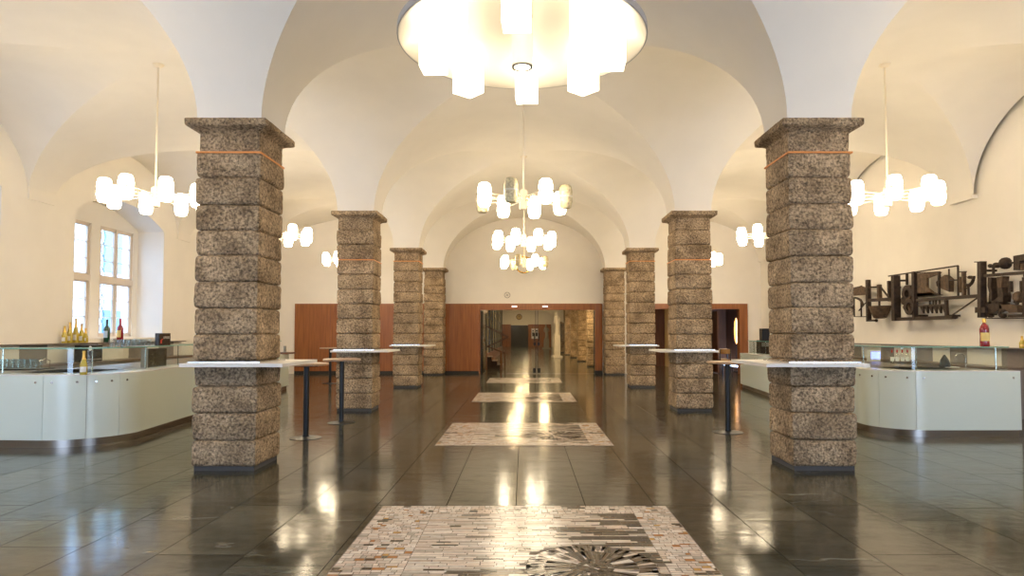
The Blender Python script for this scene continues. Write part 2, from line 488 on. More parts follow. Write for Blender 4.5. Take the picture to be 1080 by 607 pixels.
# wall corbels under the aisle springers
for r in ROWS[:4]:
    box(vb, WL-0.01, WL+0.025, r, r+PD, 3.94, 4.15)
    box(vb, WR-0.11, WR+0.01, r, r+PD, 3.95, 4.02)
bmesh.ops.remove_doubles(vb, verts=vb.verts, dist=0.0005)
me = bpy.data.meshes.new('ceiling'); vb.to_mesh(me); vb.free()
me.materials.append(M['plaster'])
me.polygons.foreach_set('use_smooth', [True]*len(me.polygons)); me.set_sharp_from_angle(angle=R(11))
ceil = bpy.data.objects.new('ceiling', me); C.objects.link(ceil)
ceil['kind'] = 'structure'; ceil['label'] = 'cream plastered groin vault spanning the hall'; ceil['category'] = 'ceiling'
bm = NB(); box(bm, WL-1.0, WR+0.5, YF-0.4, YB+0.3, ZTOP, ZTOP+0.2)  # unseen slab, added so no sky light leaks through the vaults
struct('ceiling_upper', bm, M['plaster'], label='unseen roof slab added above the vaults to keep sky light out', cat='ceiling')

# ---- left wall with arched window recesses
WC = [(YBAYS[i][0]+YBAYS[i][1])/2 for i in range(4)]     # bays -1,0,1,2
WC = [WC[1], WC[2], WC[3]]
HW, ZSILL, ZSPR, ZCR = 1.66, 1.33, 4.03, 4.46
REV = 0.67
def archz(t): return ZSPR + (ZCR-ZSPR)*(1-t*t)   # t in [-1,1]
bm = NB()
def quad(*p): bm.faces.new([bm.verts.new(v) for v in p])
cur = YF
for wc in WC:
    a, b = wc-HW, wc+HW
    quad((WL,cur,0),(WL,a,0),(WL,a,ZTOP),(WL,cur,ZTOP))
    quad((WL,a,0),(WL,b,0),(WL,b,ZSILL),(WL,a,ZSILL))
    n = 24
    for k in range(n):
        t0, t1 = -1+2*k/n, -1+2*(k+1)/n
        ya, yb_ = wc+HW*t0, wc+HW*t1
        quad((WL,ya,archz(t0)),(WL,yb_,archz(t1)),(WL,yb_,ZTOP),(WL,ya,ZTOP))
        quad((WL,ya,archz(t0)),(WL,yb_,archz(t1)),(WL-REV,yb_,archz(t1)),(WL-REV,ya,archz(t0)))
    quad((WL,a,ZSILL),(WL-REV,a,ZSILL),(WL-REV,a,ZSPR),(WL,a,ZSPR))
    quad((WL,b,ZSILL),(WL-REV,b,ZSILL),(WL-REV,b,ZSPR),(WL,b,ZSPR))
    quad((WL,a,ZSILL),(WL,b,ZSILL),(WL-REV,b,ZSILL),(WL-REV,a,ZSILL))
    # inner panel with two window openings
    X = WL-REV
    w0, w1, w2, w3 = wc-1.42, wc-0.15, wc+0.17, wc+1.47
    zt = 3.96
    def slab(y0, y1, z0, z1): box(bm, X-0.12, X, y0, y1, z0, z1)
    slab(a-0.1, w0, 0, 5); slab(w1, w2, ZSILL-0.1, 5); slab(w3, b+0.1, 0, 5)
    slab(w0, w1, zt, 5); slab(w2, w3, zt, 5); slab(w0, w1, 0, ZSILL+0.03); slab(w2, w3, 0, ZSILL+0.03)
    cur = b
quad((WL,cur,0),(WL,YB+0.1,0),(WL,YB+0.1,ZTOP),(WL,cur,ZTOP))
bmesh.ops.remove_doubles(bm, verts=bm.verts, dist=0.0005)
struct('wall_left', bm, M['plaster'], label='cream left wall with deep arched window recess', cat='wall')
# windows
def window(y0, y1, z0, z1, k):
    X = WL-REV
    fr = NB()
    xa, xb = X-0.10, X-0.02
    for (a, b, c, d) in ((y0, y0+0.05, z0, z1), (y1-0.05, y1, z0, z1), (y0, y1, z0, z0+0.05), (y0, y1, z1-0.05, z1)):
        box(fr, xa, xb, a, b, c, d)
    ym = (y0+y1)/2
    box(fr, xa, xb+0.015, ym-0.035, ym+0.035, z0, z1)
    zt = z0 + (z1-z0)*0.515
    box(fr, xa, xb+0.03, y0, y1, zt-0.07, zt+0.07)
    w = struct('window_%d' % k, fr, M['frame'], label='tall cream casement window set in the left arched recess', cat='window')
    sash = NB()
    for (a, b) in ((y0+0.05, ym-0.035), (ym+0.035, y1-0.05)):
        for (c, d, nn) in ((z0+0.05, zt-0.07, 3), (zt+0.07, z1-0.05, 3)):
            for (p, q, r_, s_) in ((a, a+0.035, c, d), (b-0.035, b, c, d), (a, b, c, c+0.035), (a, b, d-0.035, d)):
                box(sash, xa+0.02, xb-0.01, p, q, r_, s_)
            for m_ in range(1, nn):
                zz = c + (d-c)*m_/nn
                box(sash, xa+0.03, xb-0.02, a, b, zz-0.009, zz+0.009)
    obj('window_sash', sash, M['frame'], w)
    gl = NB(); box(gl, X-0.066, X-0.060, y0+0.05, y1-0.05, z0+0.05, z1-0.05)
    obj('pane', gl, M['pane'], w)
    # wrought iron grille outside, wavy pairs of bars
    g = NB()
    for a in (y0+0.08, y0+0.27):
        for sgn in (-1, 1):
            pts = [(X-0.17, a+0.11+sgn*0.075*math.cos(PI*j/5)*(1 if sgn*1 else 1), z0+0.05+(z1-z0-0.1)*j/40) for j in range(41)]
            pts = [(x_, a+0.11+sgn*0.085*math.sin(PI*j/5), z_) for j, (x_, _, z_) in enumerate(pts)]
            tube(g, pts, 0.009, 5)
    obj('window_grille', g, M['grille'], w)
    return w
k = 1
for wc in (WC[2], WC[1], WC[0]):
    for (a, b) in ((wc-1.42, wc-0.15), (wc+0.17, wc+1.47)):
        window(a, b, ZSILL+0.03, 3.96, k); k += 1

# ---- right wall
bm = NB(); box(bm, WR, WR+0.2, YF-0.1, YB+0.2, 0, ZTOP)
struct('wall_right', bm, M['plaster'], label='plain cream right wall behind the iron relief', cat='wall')
bm = NB(); box(bm, WR-0.02, WR-0.002, YF, 10.95, 0, 0.09)
struct('baseboard_right', bm, M['plinth'], label='black skirting at the foot of the right wall', cat='baseboard')

# ---- wall behind the camera, three daylight openings
bm = NB()
ops = [(-8.2, -4.4), (4.4, 8.0)]
cur = WL-0.1
for a, b in ops:
    box(bm, cur, a, YF-0.2, YF, 0, ZTOP); box(bm, a, b, YF-0.2, YF, 3.3, ZTOP); cur = b
box(bm, cur, WR+0.1, YF-0.2, YF, 0, ZTOP)
struct('wall_front', bm, M['plaster'], label='cream wall with glazed openings behind the viewer', cat='wall')

# ---- end wall
OX0, OX1 = -1.62, 2.72      # nave glass entrance
RX0, RX1 = 4.3, 7.93        # right aisle doorway
ZH = 2.49
bm = NB()
for (a, b, z0) in ((WL-0.1, OX0, 0), (OX0, OX1, ZH), (OX1, RX0, 0), (RX0, RX1, ZH), (RX1, WR+0.1, 0)):
    box(bm, a, b, YB, YB+0.2, z0, ZTOP)
struct('wall_back', bm, M['plaster'], label='cream end wall above the entrance and veneer panelling', cat='wall')
# veneer wainscot
bm = NB()
seams = [-8.17, -6.9, -5.65, -4.4, -3.1, -2.74, OX0]
for a, b in zip(seams, seams[1:]):
    box(bm, a+0.002, b-0.002, YB-0.045, YB-0.005, 0.10, ZH)
o = struct('trim_1', bm, M['wood'], label='reddish veneer panelling on the end wall left of the entrance', cat='panelling')
bm = NB(); box(bm, -8.17, OX0, YB-0.03, YB-0.004, 0, 0.10)
struct('baseboard_back', bm, M['plinth'], label='black skirting below the veneer panelling', cat='baseboard')
# entrance portal frame
bm = NB()
box(bm, OX0, OX1, YB-0.03, YB+0.16, 2.27, ZH+0.005)
box(bm, OX0, OX0+0.05, YB-0.03, YB+0.18, 0, 2.27)
box(bm, OX1-0.20, OX1+0.05, YB-0.06, YB+0.18, 0.12, ZH+0.005)
struct('trim_2', bm, M['wood'], label='wooden portal frame around the glazed entrance', cat='door frame')
bm = NB(); box(bm, OX1-0.22, OX1+0.05, YB-0.07, YB+0.2, 0, 0.12)
struct('trim_3', bm, M['plinth'], label='black foot of the portal frame', cat='door frame')
# glass doors of the entrance
def glass_door(x0, x1, k, rz, lab):
    d = thing('door_%d' % k, lab, 'door', (x0, YB+0.05, 0), rz)
    d['kind'] = 'structure'
    w = x1-x0
    s = 1 if w > 0 else -1
    g = NB(); box(g, min(0, w), max(0, w), -0.006, 0.006, 0.02, 2.25); obj('door_glass', g, M['doorglass'], d)
    f = NB()
    xa = w
    box(f, xa-0.025*s if s > 0 else xa, xa if s > 0 else xa+0.025, -0.02, 0.02, 0.02, 2.25)
    box(f, 0 if s > 0 else -0.03, 0.03 if s > 0 else 0, -0.02, 0.02, 0.02, 2.25)
    obj('door_stile', f, M['black'], d)
    h = NB(); xh = xa-0.06*s
    box(h, xh-0.05, xh+0.05, -0.04, 0.04, 0.03, 0.2); obj('floor_lock', h, M['black'], d)
    h = NB(); box(h, xh-0.035, xh+0.035, -0.07, 0.07, 1.0, 1.12); tube(h, [(xh, -0.05, 1.15), (xh, -0.05, 1.45)], 0.018, 8)
    obj('door_handle', h, M['black'], d)
glass_door(OX0+0.06, 0.42, 1, 0, 'clear glass door leaf on the left half of the entrance')
glass_door(OX1-0.22, 0.46, 2, 0, 'clear glass door leaf on the right half of the entrance')
# opened side leaf at the left
d = thing('door_3', 'narrow opened door leaf with dark stile beside the stairs', 'door', (OX0+0.06, YB+0.3, 0)); d['kind'] = 'structure'
g = NB(); box(g, 0, 0.03, 0, 2.6, 0.05, 2.2); obj('door_leaf', g, simple('olive_door_paint', (0.20, 0.15, 0.07), 0.25, coat=0.4), d)
h = NB(); box(h, 0.03, 0.07, 2.45, 2.6, 0, 2.25); box(h, 0.03, 0.07, 0.0, 0.06, 0, 2.25); obj('door_stile', h, M['black'], d)
h = NB(); tube(h, [(0.08, 1.2, 0.95), (0.08, 1.2, 1.25)], 0.02, 8); box(h, 0.03, 0.08, 1.18, 1.22, 1.08, 1.12); obj('door_handle', h, M['steel'], d)

# right doorway portal
bm = NB()
box(bm, RX0, RX1+0.02, YB-0.04, YB+0.2, 2.30, ZH)
box(bm, RX1-0.28, RX1+0.02, YB-0.05, YB+0.2, 0, 2.30)
struct('trim_4', bm, M['wood'], label='reddish wooden portal of the right aisle doorway', cat='door frame')

# ------------------------------------------------------------------ stone pillars
def square_ring(half, rnd, n):
    pts = []
    for side in range(4):
        ang = side*PI/2
        for k in range(n):
            t = -1 + 2*k/n
            x, y = t, -1.0
            # round the corners
            c = 1-rnd/half
            if abs(t) > c:
                e = (abs(t)-c)/(1-c)
                y = -(c + (1-c)*math.sqrt(max(0, 1-e*e*0.5)))
                x = math.copysign(c + (1-c)*(e*0.86), t)
            xr = x*math.cos(ang) - y*math.sin(ang)
            yr = x*math.sin(ang) + y*math.cos(ang)
            pts.append((xr*half, yr*half))
    return pts
NCOURSE = 12
CB, CT = 0.045, 3.36
def pillar_mesh(seed):
    rnd = random.Random(seed)
    bm = NB()
    n = 22
    hs = []
    # course boundaries slightly irregular
    ch = (CT-CB)/NCOURSE
    bounds = [CB] + [CB + ch*i + rnd.uniform(-0.008, 0.008) for i in range(1, NCOURSE)] + [CT, 3.585]
    rings = []
    for ci in range(len(bounds)-1):
        z0, z1 = bounds[ci], bounds[ci+1]
        off = rnd.uniform(-0.006, 0.008); dx, dy = rnd.uniform(-0.006, 0.006), rnd.uniform(-0.006, 0.006)
        last = ci == NCOURSE
        fr = [0.0, 0.035, 0.09, 0.18, 0.34, 0.5, 0.66, 0.82, 0.91, 0.965, 1.0]
        gv = [0.034, 0.011, 0.003, 0.0, 0, 0, 0, 0.0, 0.003, 0.011, 0.034]
        for f_, g in zip(fr, gv):
            z = z0+(z1-z0)*f_
            half = 0.338 + off - g*(1.0 if not last else 0.35) - (0.014 if last else 0)
            ring = []
            for (x, y) in square_ring(half, 0.03, n):
                v = Vector((x*4+seed*7, y*4+ci*3.1, z*5))
                nn = noise.noise(v)*0.010 + noise.noise(v*4.3)*0.0055
                d = Vector((x, y)).normalized()
                ww = noise.noise(Vector((x*3+seed*3, y*3, ci*9)))*0.012 if f_ in (0.0, 1.0, 0.035, 0.965) else 0
                # joints stay level at slab boundaries, wander a little in between
                if ci in (0,) and f_ == 0: ww = 0
                ring.append((x+d.x*nn+dx, y+d.y*nn+dy, z+ww*0.6))
            rings.append(ring)
    vr = [[bm.verts.new(p) for p in r_] for r_ in rings]
    m_ = len(vr[0])
    for a, b in zip(vr, vr[1:]):
        for i in range(m_):
            bm.faces.new((a[i], a[(i+1)%m_], b[(i+1)%m_], b[i]))
    bm.faces.new(vr[0][::-1]); bm.faces.new(vr[-1])
    return bm
def capital_mesh(seed):
    bm = NB()
    prof = [(0.325, 3.57), (0.335, 3.585), (0.36, 3.60), (0.41, 3.615), (0.425, 3.625), (0.43, 3.64), (0.43, 3.69), (0.42, 3.70)]
    vr = []
    for hlf, z in prof:
        ring = []
        for (x, y) in square_ring(hlf, 0.015, 20):
            v = Vector((x*6+seed*3, y*6, z*6)); d = Vector((x, y)).normalized()
            nn = noise.noise(v)*0.006 + noise.noise(v*4)*0.004
            ring.append((x+d.x*nn, y+d.y*nn, z))
        vr.append([bm.verts.new(p) for p in ring])
    m_ = len(vr[0])
    for a, b in zip(vr, vr[1:]):
        for i in range(m_): bm.faces.new((a[i], a[(i+1)%m_], b[(i+1)%m_], b[i]))
    bm.faces.new(vr[0][::-1]); bm.faces.new(vr[-1])
    return bm
PX = (PI0+PO0)/2
names = {1: 'nearest', 2: 'second', 3: 'third', 4: 'farthest'}
seed = 1
def ring_box(bm, ho, hi, z0, z1):
    box(bm, -ho, ho, -ho, -hi, z0, z1); box(bm, -ho, ho, hi, ho, z0, z1)
    box(bm, -ho, -hi, -hi, hi, z0, z1); box(bm, hi, ho, -hi, hi, z0, z1)
STRIP = {1: 3.355, 2: 2.80, 3: 3.355}
for sx, sn in ((-1, 'left'), (1, 'right')):
    for ri in (1, 2, 3, 4):
        lab = '%s rough brown stone pillar of the %s row%s' % (names[ri], sn, ', wrapped by a narrow white shelf' if ri < 4 else ' against the end wall')
        p = thing('stone_pillar', lab, 'pillar', (sx*PX, ROWS[ri]+PD/2, 0), 0, 'stone pillars of the hall')
        obj('shaft', pillar_mesh(seed), M['stone'], p, smooth=50)
        obj('capital', capital_mesh(seed), M['stone'], p, smooth=50)
        b = NB(); box(b, -0.315, 0.315, -0.315, 0.315, 0, 0.05); obj('pillar_base', b, M['joint'], p)
        if ri in STRIP:
            z = STRIP[ri]
            b = NB(); ring_box(b, 0.345, 0.30, z-0.009, z+0.009); s = obj('orange_strip', b, M['orange'], p)
            s['label'] = 'thin orange strip running round the shaft'
        seed += 1
        if ri < 4:
            x0, x1 = (2.48, 3.54) if sx > 0 else (-3.54, -2.48)
            y0, y1 = ROWS[ri]-0.16, ROWS[ri]+PD+0.30
            cx, cy = sx*PX, ROWS[ri]+PD/2
            t = thing('pillar_shelf', 'white shelf collar around the %s pillar of the %s row' % (names[ri], sn), 'shelf', (cx, cy, 1.09), 0, 'white standing shelves around the pillars')
            b = NB(); h_ = 0.347
            a0, a1, b0, b1 = x0-cx, x1-cx, y0-cy, y1-cy
            for q in ((a0, a1, b0, -h_), (a0, a1, h_, b1), (a0, -h_, -h_, h_), (h_, a1, -h_, h_)):
                if q[1]-q[0] > 0.01 and q[3]-q[2] > 0.01: box(b, *q, 0, 0.035)
            bmesh.ops.remove_doubles(b, verts=b.verts, dist=0.0005)
            obj('shelf_board', b, M['shelf'], t)
            b = NB(); ring_box(b, 0.375, 0.348, 0.035, 0.05); s = obj('edge_trim', b, M['steel'], t); s['label'] = 'narrow steel trim where the board meets the stone'

# ------------------------------------------------------------------ mosaics let into the floor
def mosaic(name, cx, y0, y1, w, seed, label):
    rnd = random.Random(seed)
    me_v, me_f, cols = [], [], []
    x0, x1 = cx-w/2, cx+w/2
    pale = [(0.82,0.70,0.60),(0.86,0.77,0.68),(0.76,0.62,0.52),(0.82,0.72,0.63),(0.68,0.55,0.45),(0.88,0.80,0.73),(0.8,0.67,0.57),(0.56,0.5,0.43)]
    gold = [(0.62,0.36,0.12),(0.5,0.24,0.1)]
    dark = [(0.07,0.05,0.035),(0.11,0.08,0.05),(0.05,0.035,0.025),(0.15,0.1,0.065)]
    def put(poly, col):
        i = len(me_v)
        for (x, y) in poly: me_v.append((x, y, 0.0045))
        me_f.append(tuple(range(i, i+len(poly)))); cols.append(col)
    ctr = (cx+0.42*w/2.4, y0+0.40*(y1-y0)); rad = 0.42*w/2.4
    bx0, bx1 = x0+0.19*w, x1-0.13*w
    by0, by1 = y0+0.08*(y1-y0), y1-0.10*(y1-y0)
    def isdark(x, y):
        v = Vector((x*1.5+seed, y*15+seed*3, seed))
        v2 = Vector((x*1.1+seed*5, y*1.4, seed*2.0))
        inner = bx0 < x < bx1 and by0 < y < by1
        if inner:
            dens = 0.24 + 0.55*max(0, (x-cx)/w*2) + 0.15*noise.noise(v2)
            if noise.noise(v)*0.5+0.5 < dens*0.95: return True
            if (x-(cx-0.2))**2/0.05 + (y-(y0+0.36*(y1-y0)))**2/0.004 < 1: return True
            return rnd.random() < 0.04
        return noise.noise(v2*2.3) > 0.48 or rnd.random() < 0.03
    def colour(x, y):
        if isdark(x, y): c = rnd.choice(dark)
        elif rnd.random() < 0.07 and not (bx0 < x < bx1): c = rnd.choice(gold)
        else: c = rnd.choice(pale)
        k_ = rnd.uniform(0.88, 1.1); return tuple(min(1, q*k_) for q in c)
    def field(a0, a1, c0, c1, hmin, hmax, wmin, wmax):
        y = c0
        while y < c1-1e-4:
            h = min(rnd.uniform(hmin, hmax), c1-y)
            if c1-(y+h) < hmin*0.6: h = c1-y
            x = a0; tilt = rnd.uniform(-0.004, 0.004)
            while x < a1-1e-4:
                ww = min(rnd.uniform(wmin, wmax), a1-x)
                if a1-(x+ww) < wmin*0.6: ww = a1-x
                xm, ym = x+ww/2, y+h/2
                g = 0.0026
                if (xm-ctr[0])**2+(ym-ctr[1])**2 > (rad*0.98)**2:
                    j = lambda: rnd.uniform(-0.0024, 0.0024)
                    put([(x+g+j(), y+g+j()), (x+ww-g+j(), y+g+j()), (x+ww-g+j(), y+h-g+j()), (x+g+j(), y+h-g+j())], colour(xm, ym))
                x += ww
            y += h
    e = 0.006
    field(x0+e, bx0, y0+e, y1-e, 0.025, 0.05, 0.03, 0.085)
    field(bx1, x1-e, y0+e, y1-e, 0.025, 0.05, 0.03, 0.085)
    field(bx0, bx1, by1, y1-e, 0.03, 0.055, 0.03, 0.07)
    field(bx0, bx1, y0+e, by0, 0.03, 0.055, 0.03, 0.07)
    field(bx0, bx1, by0, by1, 0.018, 0.042, 0.05, 0.22)
    # fan of slivers
    rr = 0.02
    while rr < rad:
        h = rnd.uniform(0.09, 0.2)
        h = h if rr > 0.1 else 0.04
        n_ = max(10, int(2*PI*(rr+h)/0.03))
        for k_ in range(n_):
            a0, a1 = 2*PI*k_/n_, 2*PI*(k_+0.93)/n_
            r1_ = min(rad, rr+h)-0.002
            c = rnd.choice(dark) if rnd.random() < 0.86 else rnd.choice(pale)
            if noise.noise(Vector((math.cos(a0)*1.7+seed, math.sin(a0)*1.7, rr*3))) > 0.3: c = rnd.choice(pale)
            sw = rnd.uniform(-0.05, 0.16)
            put([(ctr[0]+rr*math.cos(a0), ctr[1]+rr*math.sin(a0)), (ctr[0]+r1_*math.cos(a0+sw), ctr[1]+r1_*math.sin(a0+sw)),
                 (ctr[0]+r1_*math.cos(a1+sw), ctr[1]+r1_*math.sin(a1+sw)), (ctr[0]+rr*math.cos(a1), ctr[1]+rr*math.sin(a1))], c)
        rr += h
    root = thing(name, label, 'floor mosaic', (cx, (y0+y1)/2, 0), 0, 'stone mosaics down the middle of the floor')
    b = NB(); box(b, -w/2, w/2, -(y1-y0)/2, (y1-y0)/2, -0.0, 0.003); obj('grout_bed', b, M['grout'], root)
    me = bpy.data.meshes.new('tesserae')
    me.from_pydata([(x-cx, y-(y0+y1)/2, z) for (x, y, z) in me_v], [], me_f)
    ca = me.color_attributes.new('Col', 'FLOAT_COLOR', 'CORNER')
    data = []
    for f_, c in zip(me_f, cols):
        for _ in f_: data += [c[0], c[1], c[2], 1.0]
    ca.data.foreach_set('color', data)
    me.materials.append(M['tess'])
    o = bpy.data.objects.new('tesserae', me); C.objects.link(o); o.parent = root
mosaic('floor_mosaic', 0.0, 3.12, 5.50, 2.36, 3, 'large pale stone mosaic with dark streaks and a dark fan, nearest the viewer')
mosaic('floor_mosaic', 0.0, 8.42, 10.55, 2.30, 8, 'stone mosaic between the nearest and second pillar pairs')
mosaic('floor_mosaic', 0.0, 13.75, 15.9, 2.22, 12, 'stone mosaic between the second and third pillar pairs')
mosaic('floor_mosaic', 0.0, 19.0, 21.1, 2.22, 17, 'farthest stone mosaic, just before the glass entrance')

# ------------------------------------------------------------------ chandeliers
def lamp_body(bm, h0, h1):
    prof = [(0.070, h0), (0.088, h0+0.02), (0.103, h0+(h1-h0)*0.45), (0.103, h0+(h1-h0)*0.6), (0.088, h1-0.02), (0.070, h1)]
    lathe(bm, prof, 12)
def chandelier(ztop, r=0.665, unlit=()):
    """built about the hub centre; ztop = height of ceiling above hub"""
    root = bpy.data.objects.new('chandelier', None); C.objects.link(root); root.empty_display_size = 0.1
    b = NB(); lathe(b, [(0.05, -0.16), (0.062, -0.145), (0.066, 0.0), (0.062, 0.125), (0.045, 0.145)], 16); obj('hub', b, M['lampmetal'], root, smooth=40)
    b = NB(); lathe(b, [(0.014, 0.14), (0.014, ztop-0.02)], 10); obj('rod', b, M['lampmetal'], root, smooth=40)
    b = NB(); lathe(b, [(0.02, ztop-0.05), (0.06, ztop-0.035), (0.085, ztop-0.005), (0.085, ztop+0.01)], 18); obj('ceiling_rose', b, M['lampmetal'], root, smooth=40)
    for k in range(8):
        a = 2*PI*(k+0.5)/8 + 0.12
        ca, sa = math.cos(a), math.sin(a)
        b = NB()
        for dz in (-0.03, 0.03):
            bar(b, (0.05*ca, 0.05*sa, dz), ((r-0.08)*ca, (r-0.08)*sa, dz*0.8), 0.014)
        lathe(b, [(0.104, -0.012), (0.106, 0.0), (0.104, 0.012)], 16, (r*ca, r*sa, 0))
        obj('arm', b, M['lampmetal'], root)
        lit = k not in unlit
        g = NB(); lathe(g, [(0.066, -0.175), (0.086, -0.155), (0.104, -0.075), (0.1, -0.013)], 12, (r*ca, r*sa, 0))
        s = obj('lamp_glass', g, M['lampglass'] if lit else M['dimglass'], root, smooth=40)
        if not lit: s['label'] = 'unlit amber-clear patterned lamp glass'
        g = NB(); lathe(g, [(0.1, 0.013), (0.104, 0.075), (0.086, 0.155), (0.066, 0.175)], 12, (r*ca, r*sa, 0))
        s = obj('lamp_glass', g, M['lampglass'] if lit else M['dimglass'], root, smooth=40)
        if not lit: s['label'] = 'unlit amber-clear patterned lamp glass'
    return root
GN, GA = 'eight-lamp rod chandeliers', 'eight-lamp rod chandeliers'
def place(px, py, Y, unlit, label, rz=0.0):
    p = atY(px, py, Y)
    c = chandelier(ZC - p.z, unlit=unlit)
    c.location = p; c.rotation_euler = (0, 0, rz)
    tag(c, label, 'chandelier', GN)
    return c
place(552, 210, 10.0, (3, 5, 7), 'cream chandelier over the centre aisle, nearest of the central three, some lamps unlit')
place(552.5, 253.5, 15.2, (), 'cream chandelier over the centre aisle, middle of the central three')
place(553, 276.5, 20.25, (2, 5, 7), 'cream chandelier over the centre aisle, farthest and smallest of the central three')
place(164, 207, 9.95, (), 'lit chandelier on a long rod in front of the left arched window', 0.2)
place(936, 207, 9.95, (), 'lit chandelier on a long rod above the right bar and iron relief', -0.1)
place(294, 248, 15.1, (), 'lit chandelier half hidden behind the nearest left pillar', 0.3)
place(812, 248, 15.1, (), 'lit chandelier half hidden behind the nearest right pillar', 0.3)
place(366, 274, 20.25, (), 'lit chandelier half hidden behind the second left pillar', 0.1)
place(735, 274, 20.25, (), 'lit chandelier half hidden behind the second right pillar', 0.0)

for sx, lab in ((-1, 'added chandelier out of view over the front of the left aisle, left of the dish lamp'), (1, 'added chandelier out of view over the front of the right aisle, right of the dish lamp')):
    c = chandelier(ZC-3.62); c.location = (sx*5.62, 4.6, 3.62); tag(c, lab, 'chandelier', GN)  # out of view, added to warm the near vaults and pillars

# big dish luminaire
YD = 4.72
root = thing('dish_chandelier', 'large round white dish lamp with eight square lit glasses near the top edge', 'chandelier', (-0.015, YD, 3.56))
b = NB(); Rr = 0.90
lathe(b, [(0.02, 0.19), (0.35, 0.18), (0.6, 0.14), (0.78, 0.075), (Rr-0.012, 0.0), (Rr-0.004, 0.0)], 72, caps=False)
obj('dish', b, M['discwhite'], root, smooth=35)
b = NB(); lathe(b, [(Rr-0.004, 0.0), (Rr+0.004, 0.0), (Rr+0.004, 0.05), (0.80, 0.14), (0.6, 0.21), (0.02, 0.26), (0.02, 0.235), (0.6, 0.185), (0.79, 0.115), (Rr-0.004, 0.02), (Rr-0.004, 0.0)], 72, caps=False)
obj('rim', b, M['discrim'], root, smooth=35)
b = NB(); lathe(b, [(0.02, 0.22), (0.02, ZC-3.56)], 10); lathe(b, [(0.02, ZC-3.61), (0.09, ZC-3.57), (0.09, ZC-3.555)], 18); obj('rod', b, M['lampmetal'], root, smooth=40)
b = NB(); lathe(b, [(0.078, -0.17), (0.078, 0.185)], 28); s = obj('spotlight_housing', b, M['discwhite'], root, smooth=40)
b = NB(); lathe(b, [(0.064, -0.181), (0.074, -0.1835), (0.076, -0.1805), (0.076, -0.175), (0.064, -0.175)], 28, caps=False); obj('spotlight_ring', b, M['black'], root, smooth=40)
b = NB(); lathe(b, [(0.0, -0.186), (0.03, -0.186), (0.06, -0.181), (0.06, -0.179)], 28, caps=False); obj('spotlight_lens', b, M['spotlens'], root, smooth=40)
for k in range(8):
    a = 2*PI*k/8 + R(87)
    cx, cy = 0.655*math.cos(a), 0.655*math.sin(a)
    b = NB(); box(b, -0.09, 0.09, -0.09, 0.09, -0.19, 0.13, 0.006)
    bmesh.ops.transform(b, matrix=Matrix.Translation((cx, cy, 0)) @ Matrix.Rotation(a, 4, 'Z'), verts=b.verts)
    obj('lamp_glass', b, M['dishlamp'], root)

# brass ring hanging before the end wall
p = atY(552.5, 279, 22.0)
root = thing('ring_pendant', 'brass ring hanging low before the end wall behind the farthest central chandelier', 'pendant', p)
b = NB(); tube(b, [(0.27*math.cos(2*PI*i/36), 0, 0.27*math.sin(2*PI*i/36)) for i in range(36)], 0.028, 8, closed=True); obj('ring', b, M['brass'], root, smooth=60)
b = NB(); bar(b, (0, 0, 0.27), (0, 0, ZC-p.z-0.0), 0.012); obj('rod', b, M['brass'], root)

# round disc sign on the end wall
p = atY(535, 311, YB)
root = thing('round_sign', 'small round pale sign on the end wall above the glass doors', 'sign', (p.x, YB, p.z))
b = NB(); lathe(b, [(0.115, 0.0), (0.115, 0.015)], 28, axis='Y'); obj('sign_face', b, M['lightpanel'], root)
b = NB(); tube(b, [(0.1*math.cos(2*PI*i/28), -0.018, 0.1*math.sin(2*PI*i/28)) for i in range(28)], 0.010, 6, closed=True)
bar(b, (-0.05, -0.018, -0.04), (0.05, -0.018, 0.045), 0.014); bar(b, (-0.04, -0.018, 0.045), (0.04, -0.018, -0.045), 0.014)
obj('sign_mark', b, M['greypanel'], root)

# ------------------------------------------------------------------ standing tables
def standing_table(x, y, label, first=None):
    if first: return dup(first, (x, y, 0), label)
    t = thing('standing_table', label, 'table', (x, y, 0), 0, 'round standing tables')
    b = NB(); lathe(b, [(0.285, 0.995), (0.295, 1.0), (0.295, 1.022), (0.285, 1.027)], 48); obj('table_top', b, M['birch'], t, smooth=35)
    b = NB(); lathe(b, [(0.12, 0.98), (0.12, 0.995)], 20); bar(b, (-0.16, 0, 0.985), (0.16, 0, 0.985), 0.03, 0.015); obj('top_bracket', b, M['black'], t)
    b = NB(); lathe(b, [(0.038, 0.02), (0.038, 0.985)], 20); obj('pole', b, M['black'], t, smooth=40)
    b = NB(); lathe(b, [(0.215, 0.0), (0.215, 0.006), (0.12, 0.016), (0.045, 0.022), (0.045, 0.035)], 48); s = obj('base_plate', b, M['black'], t, smooth=25)
    return t
p = atZ(322.5, 461.5, 0)
t0 = standing_table(p.x, p.y, 'round standing table beside the nearest left pillar')
p = atZ(360, 445.5, 0); standing_table(p.x, p.y, 'round standing table just in front of the second left pillar', t0)
p = atZ(348, 404, 0); standing_table(p.x, p.y, 'distant round standing table before the veneer panelling', t0)
p = atZ(768, 455.5, 0); standing_table(p.x, p.y, 'round standing table beside the nearest right pillar', t0)

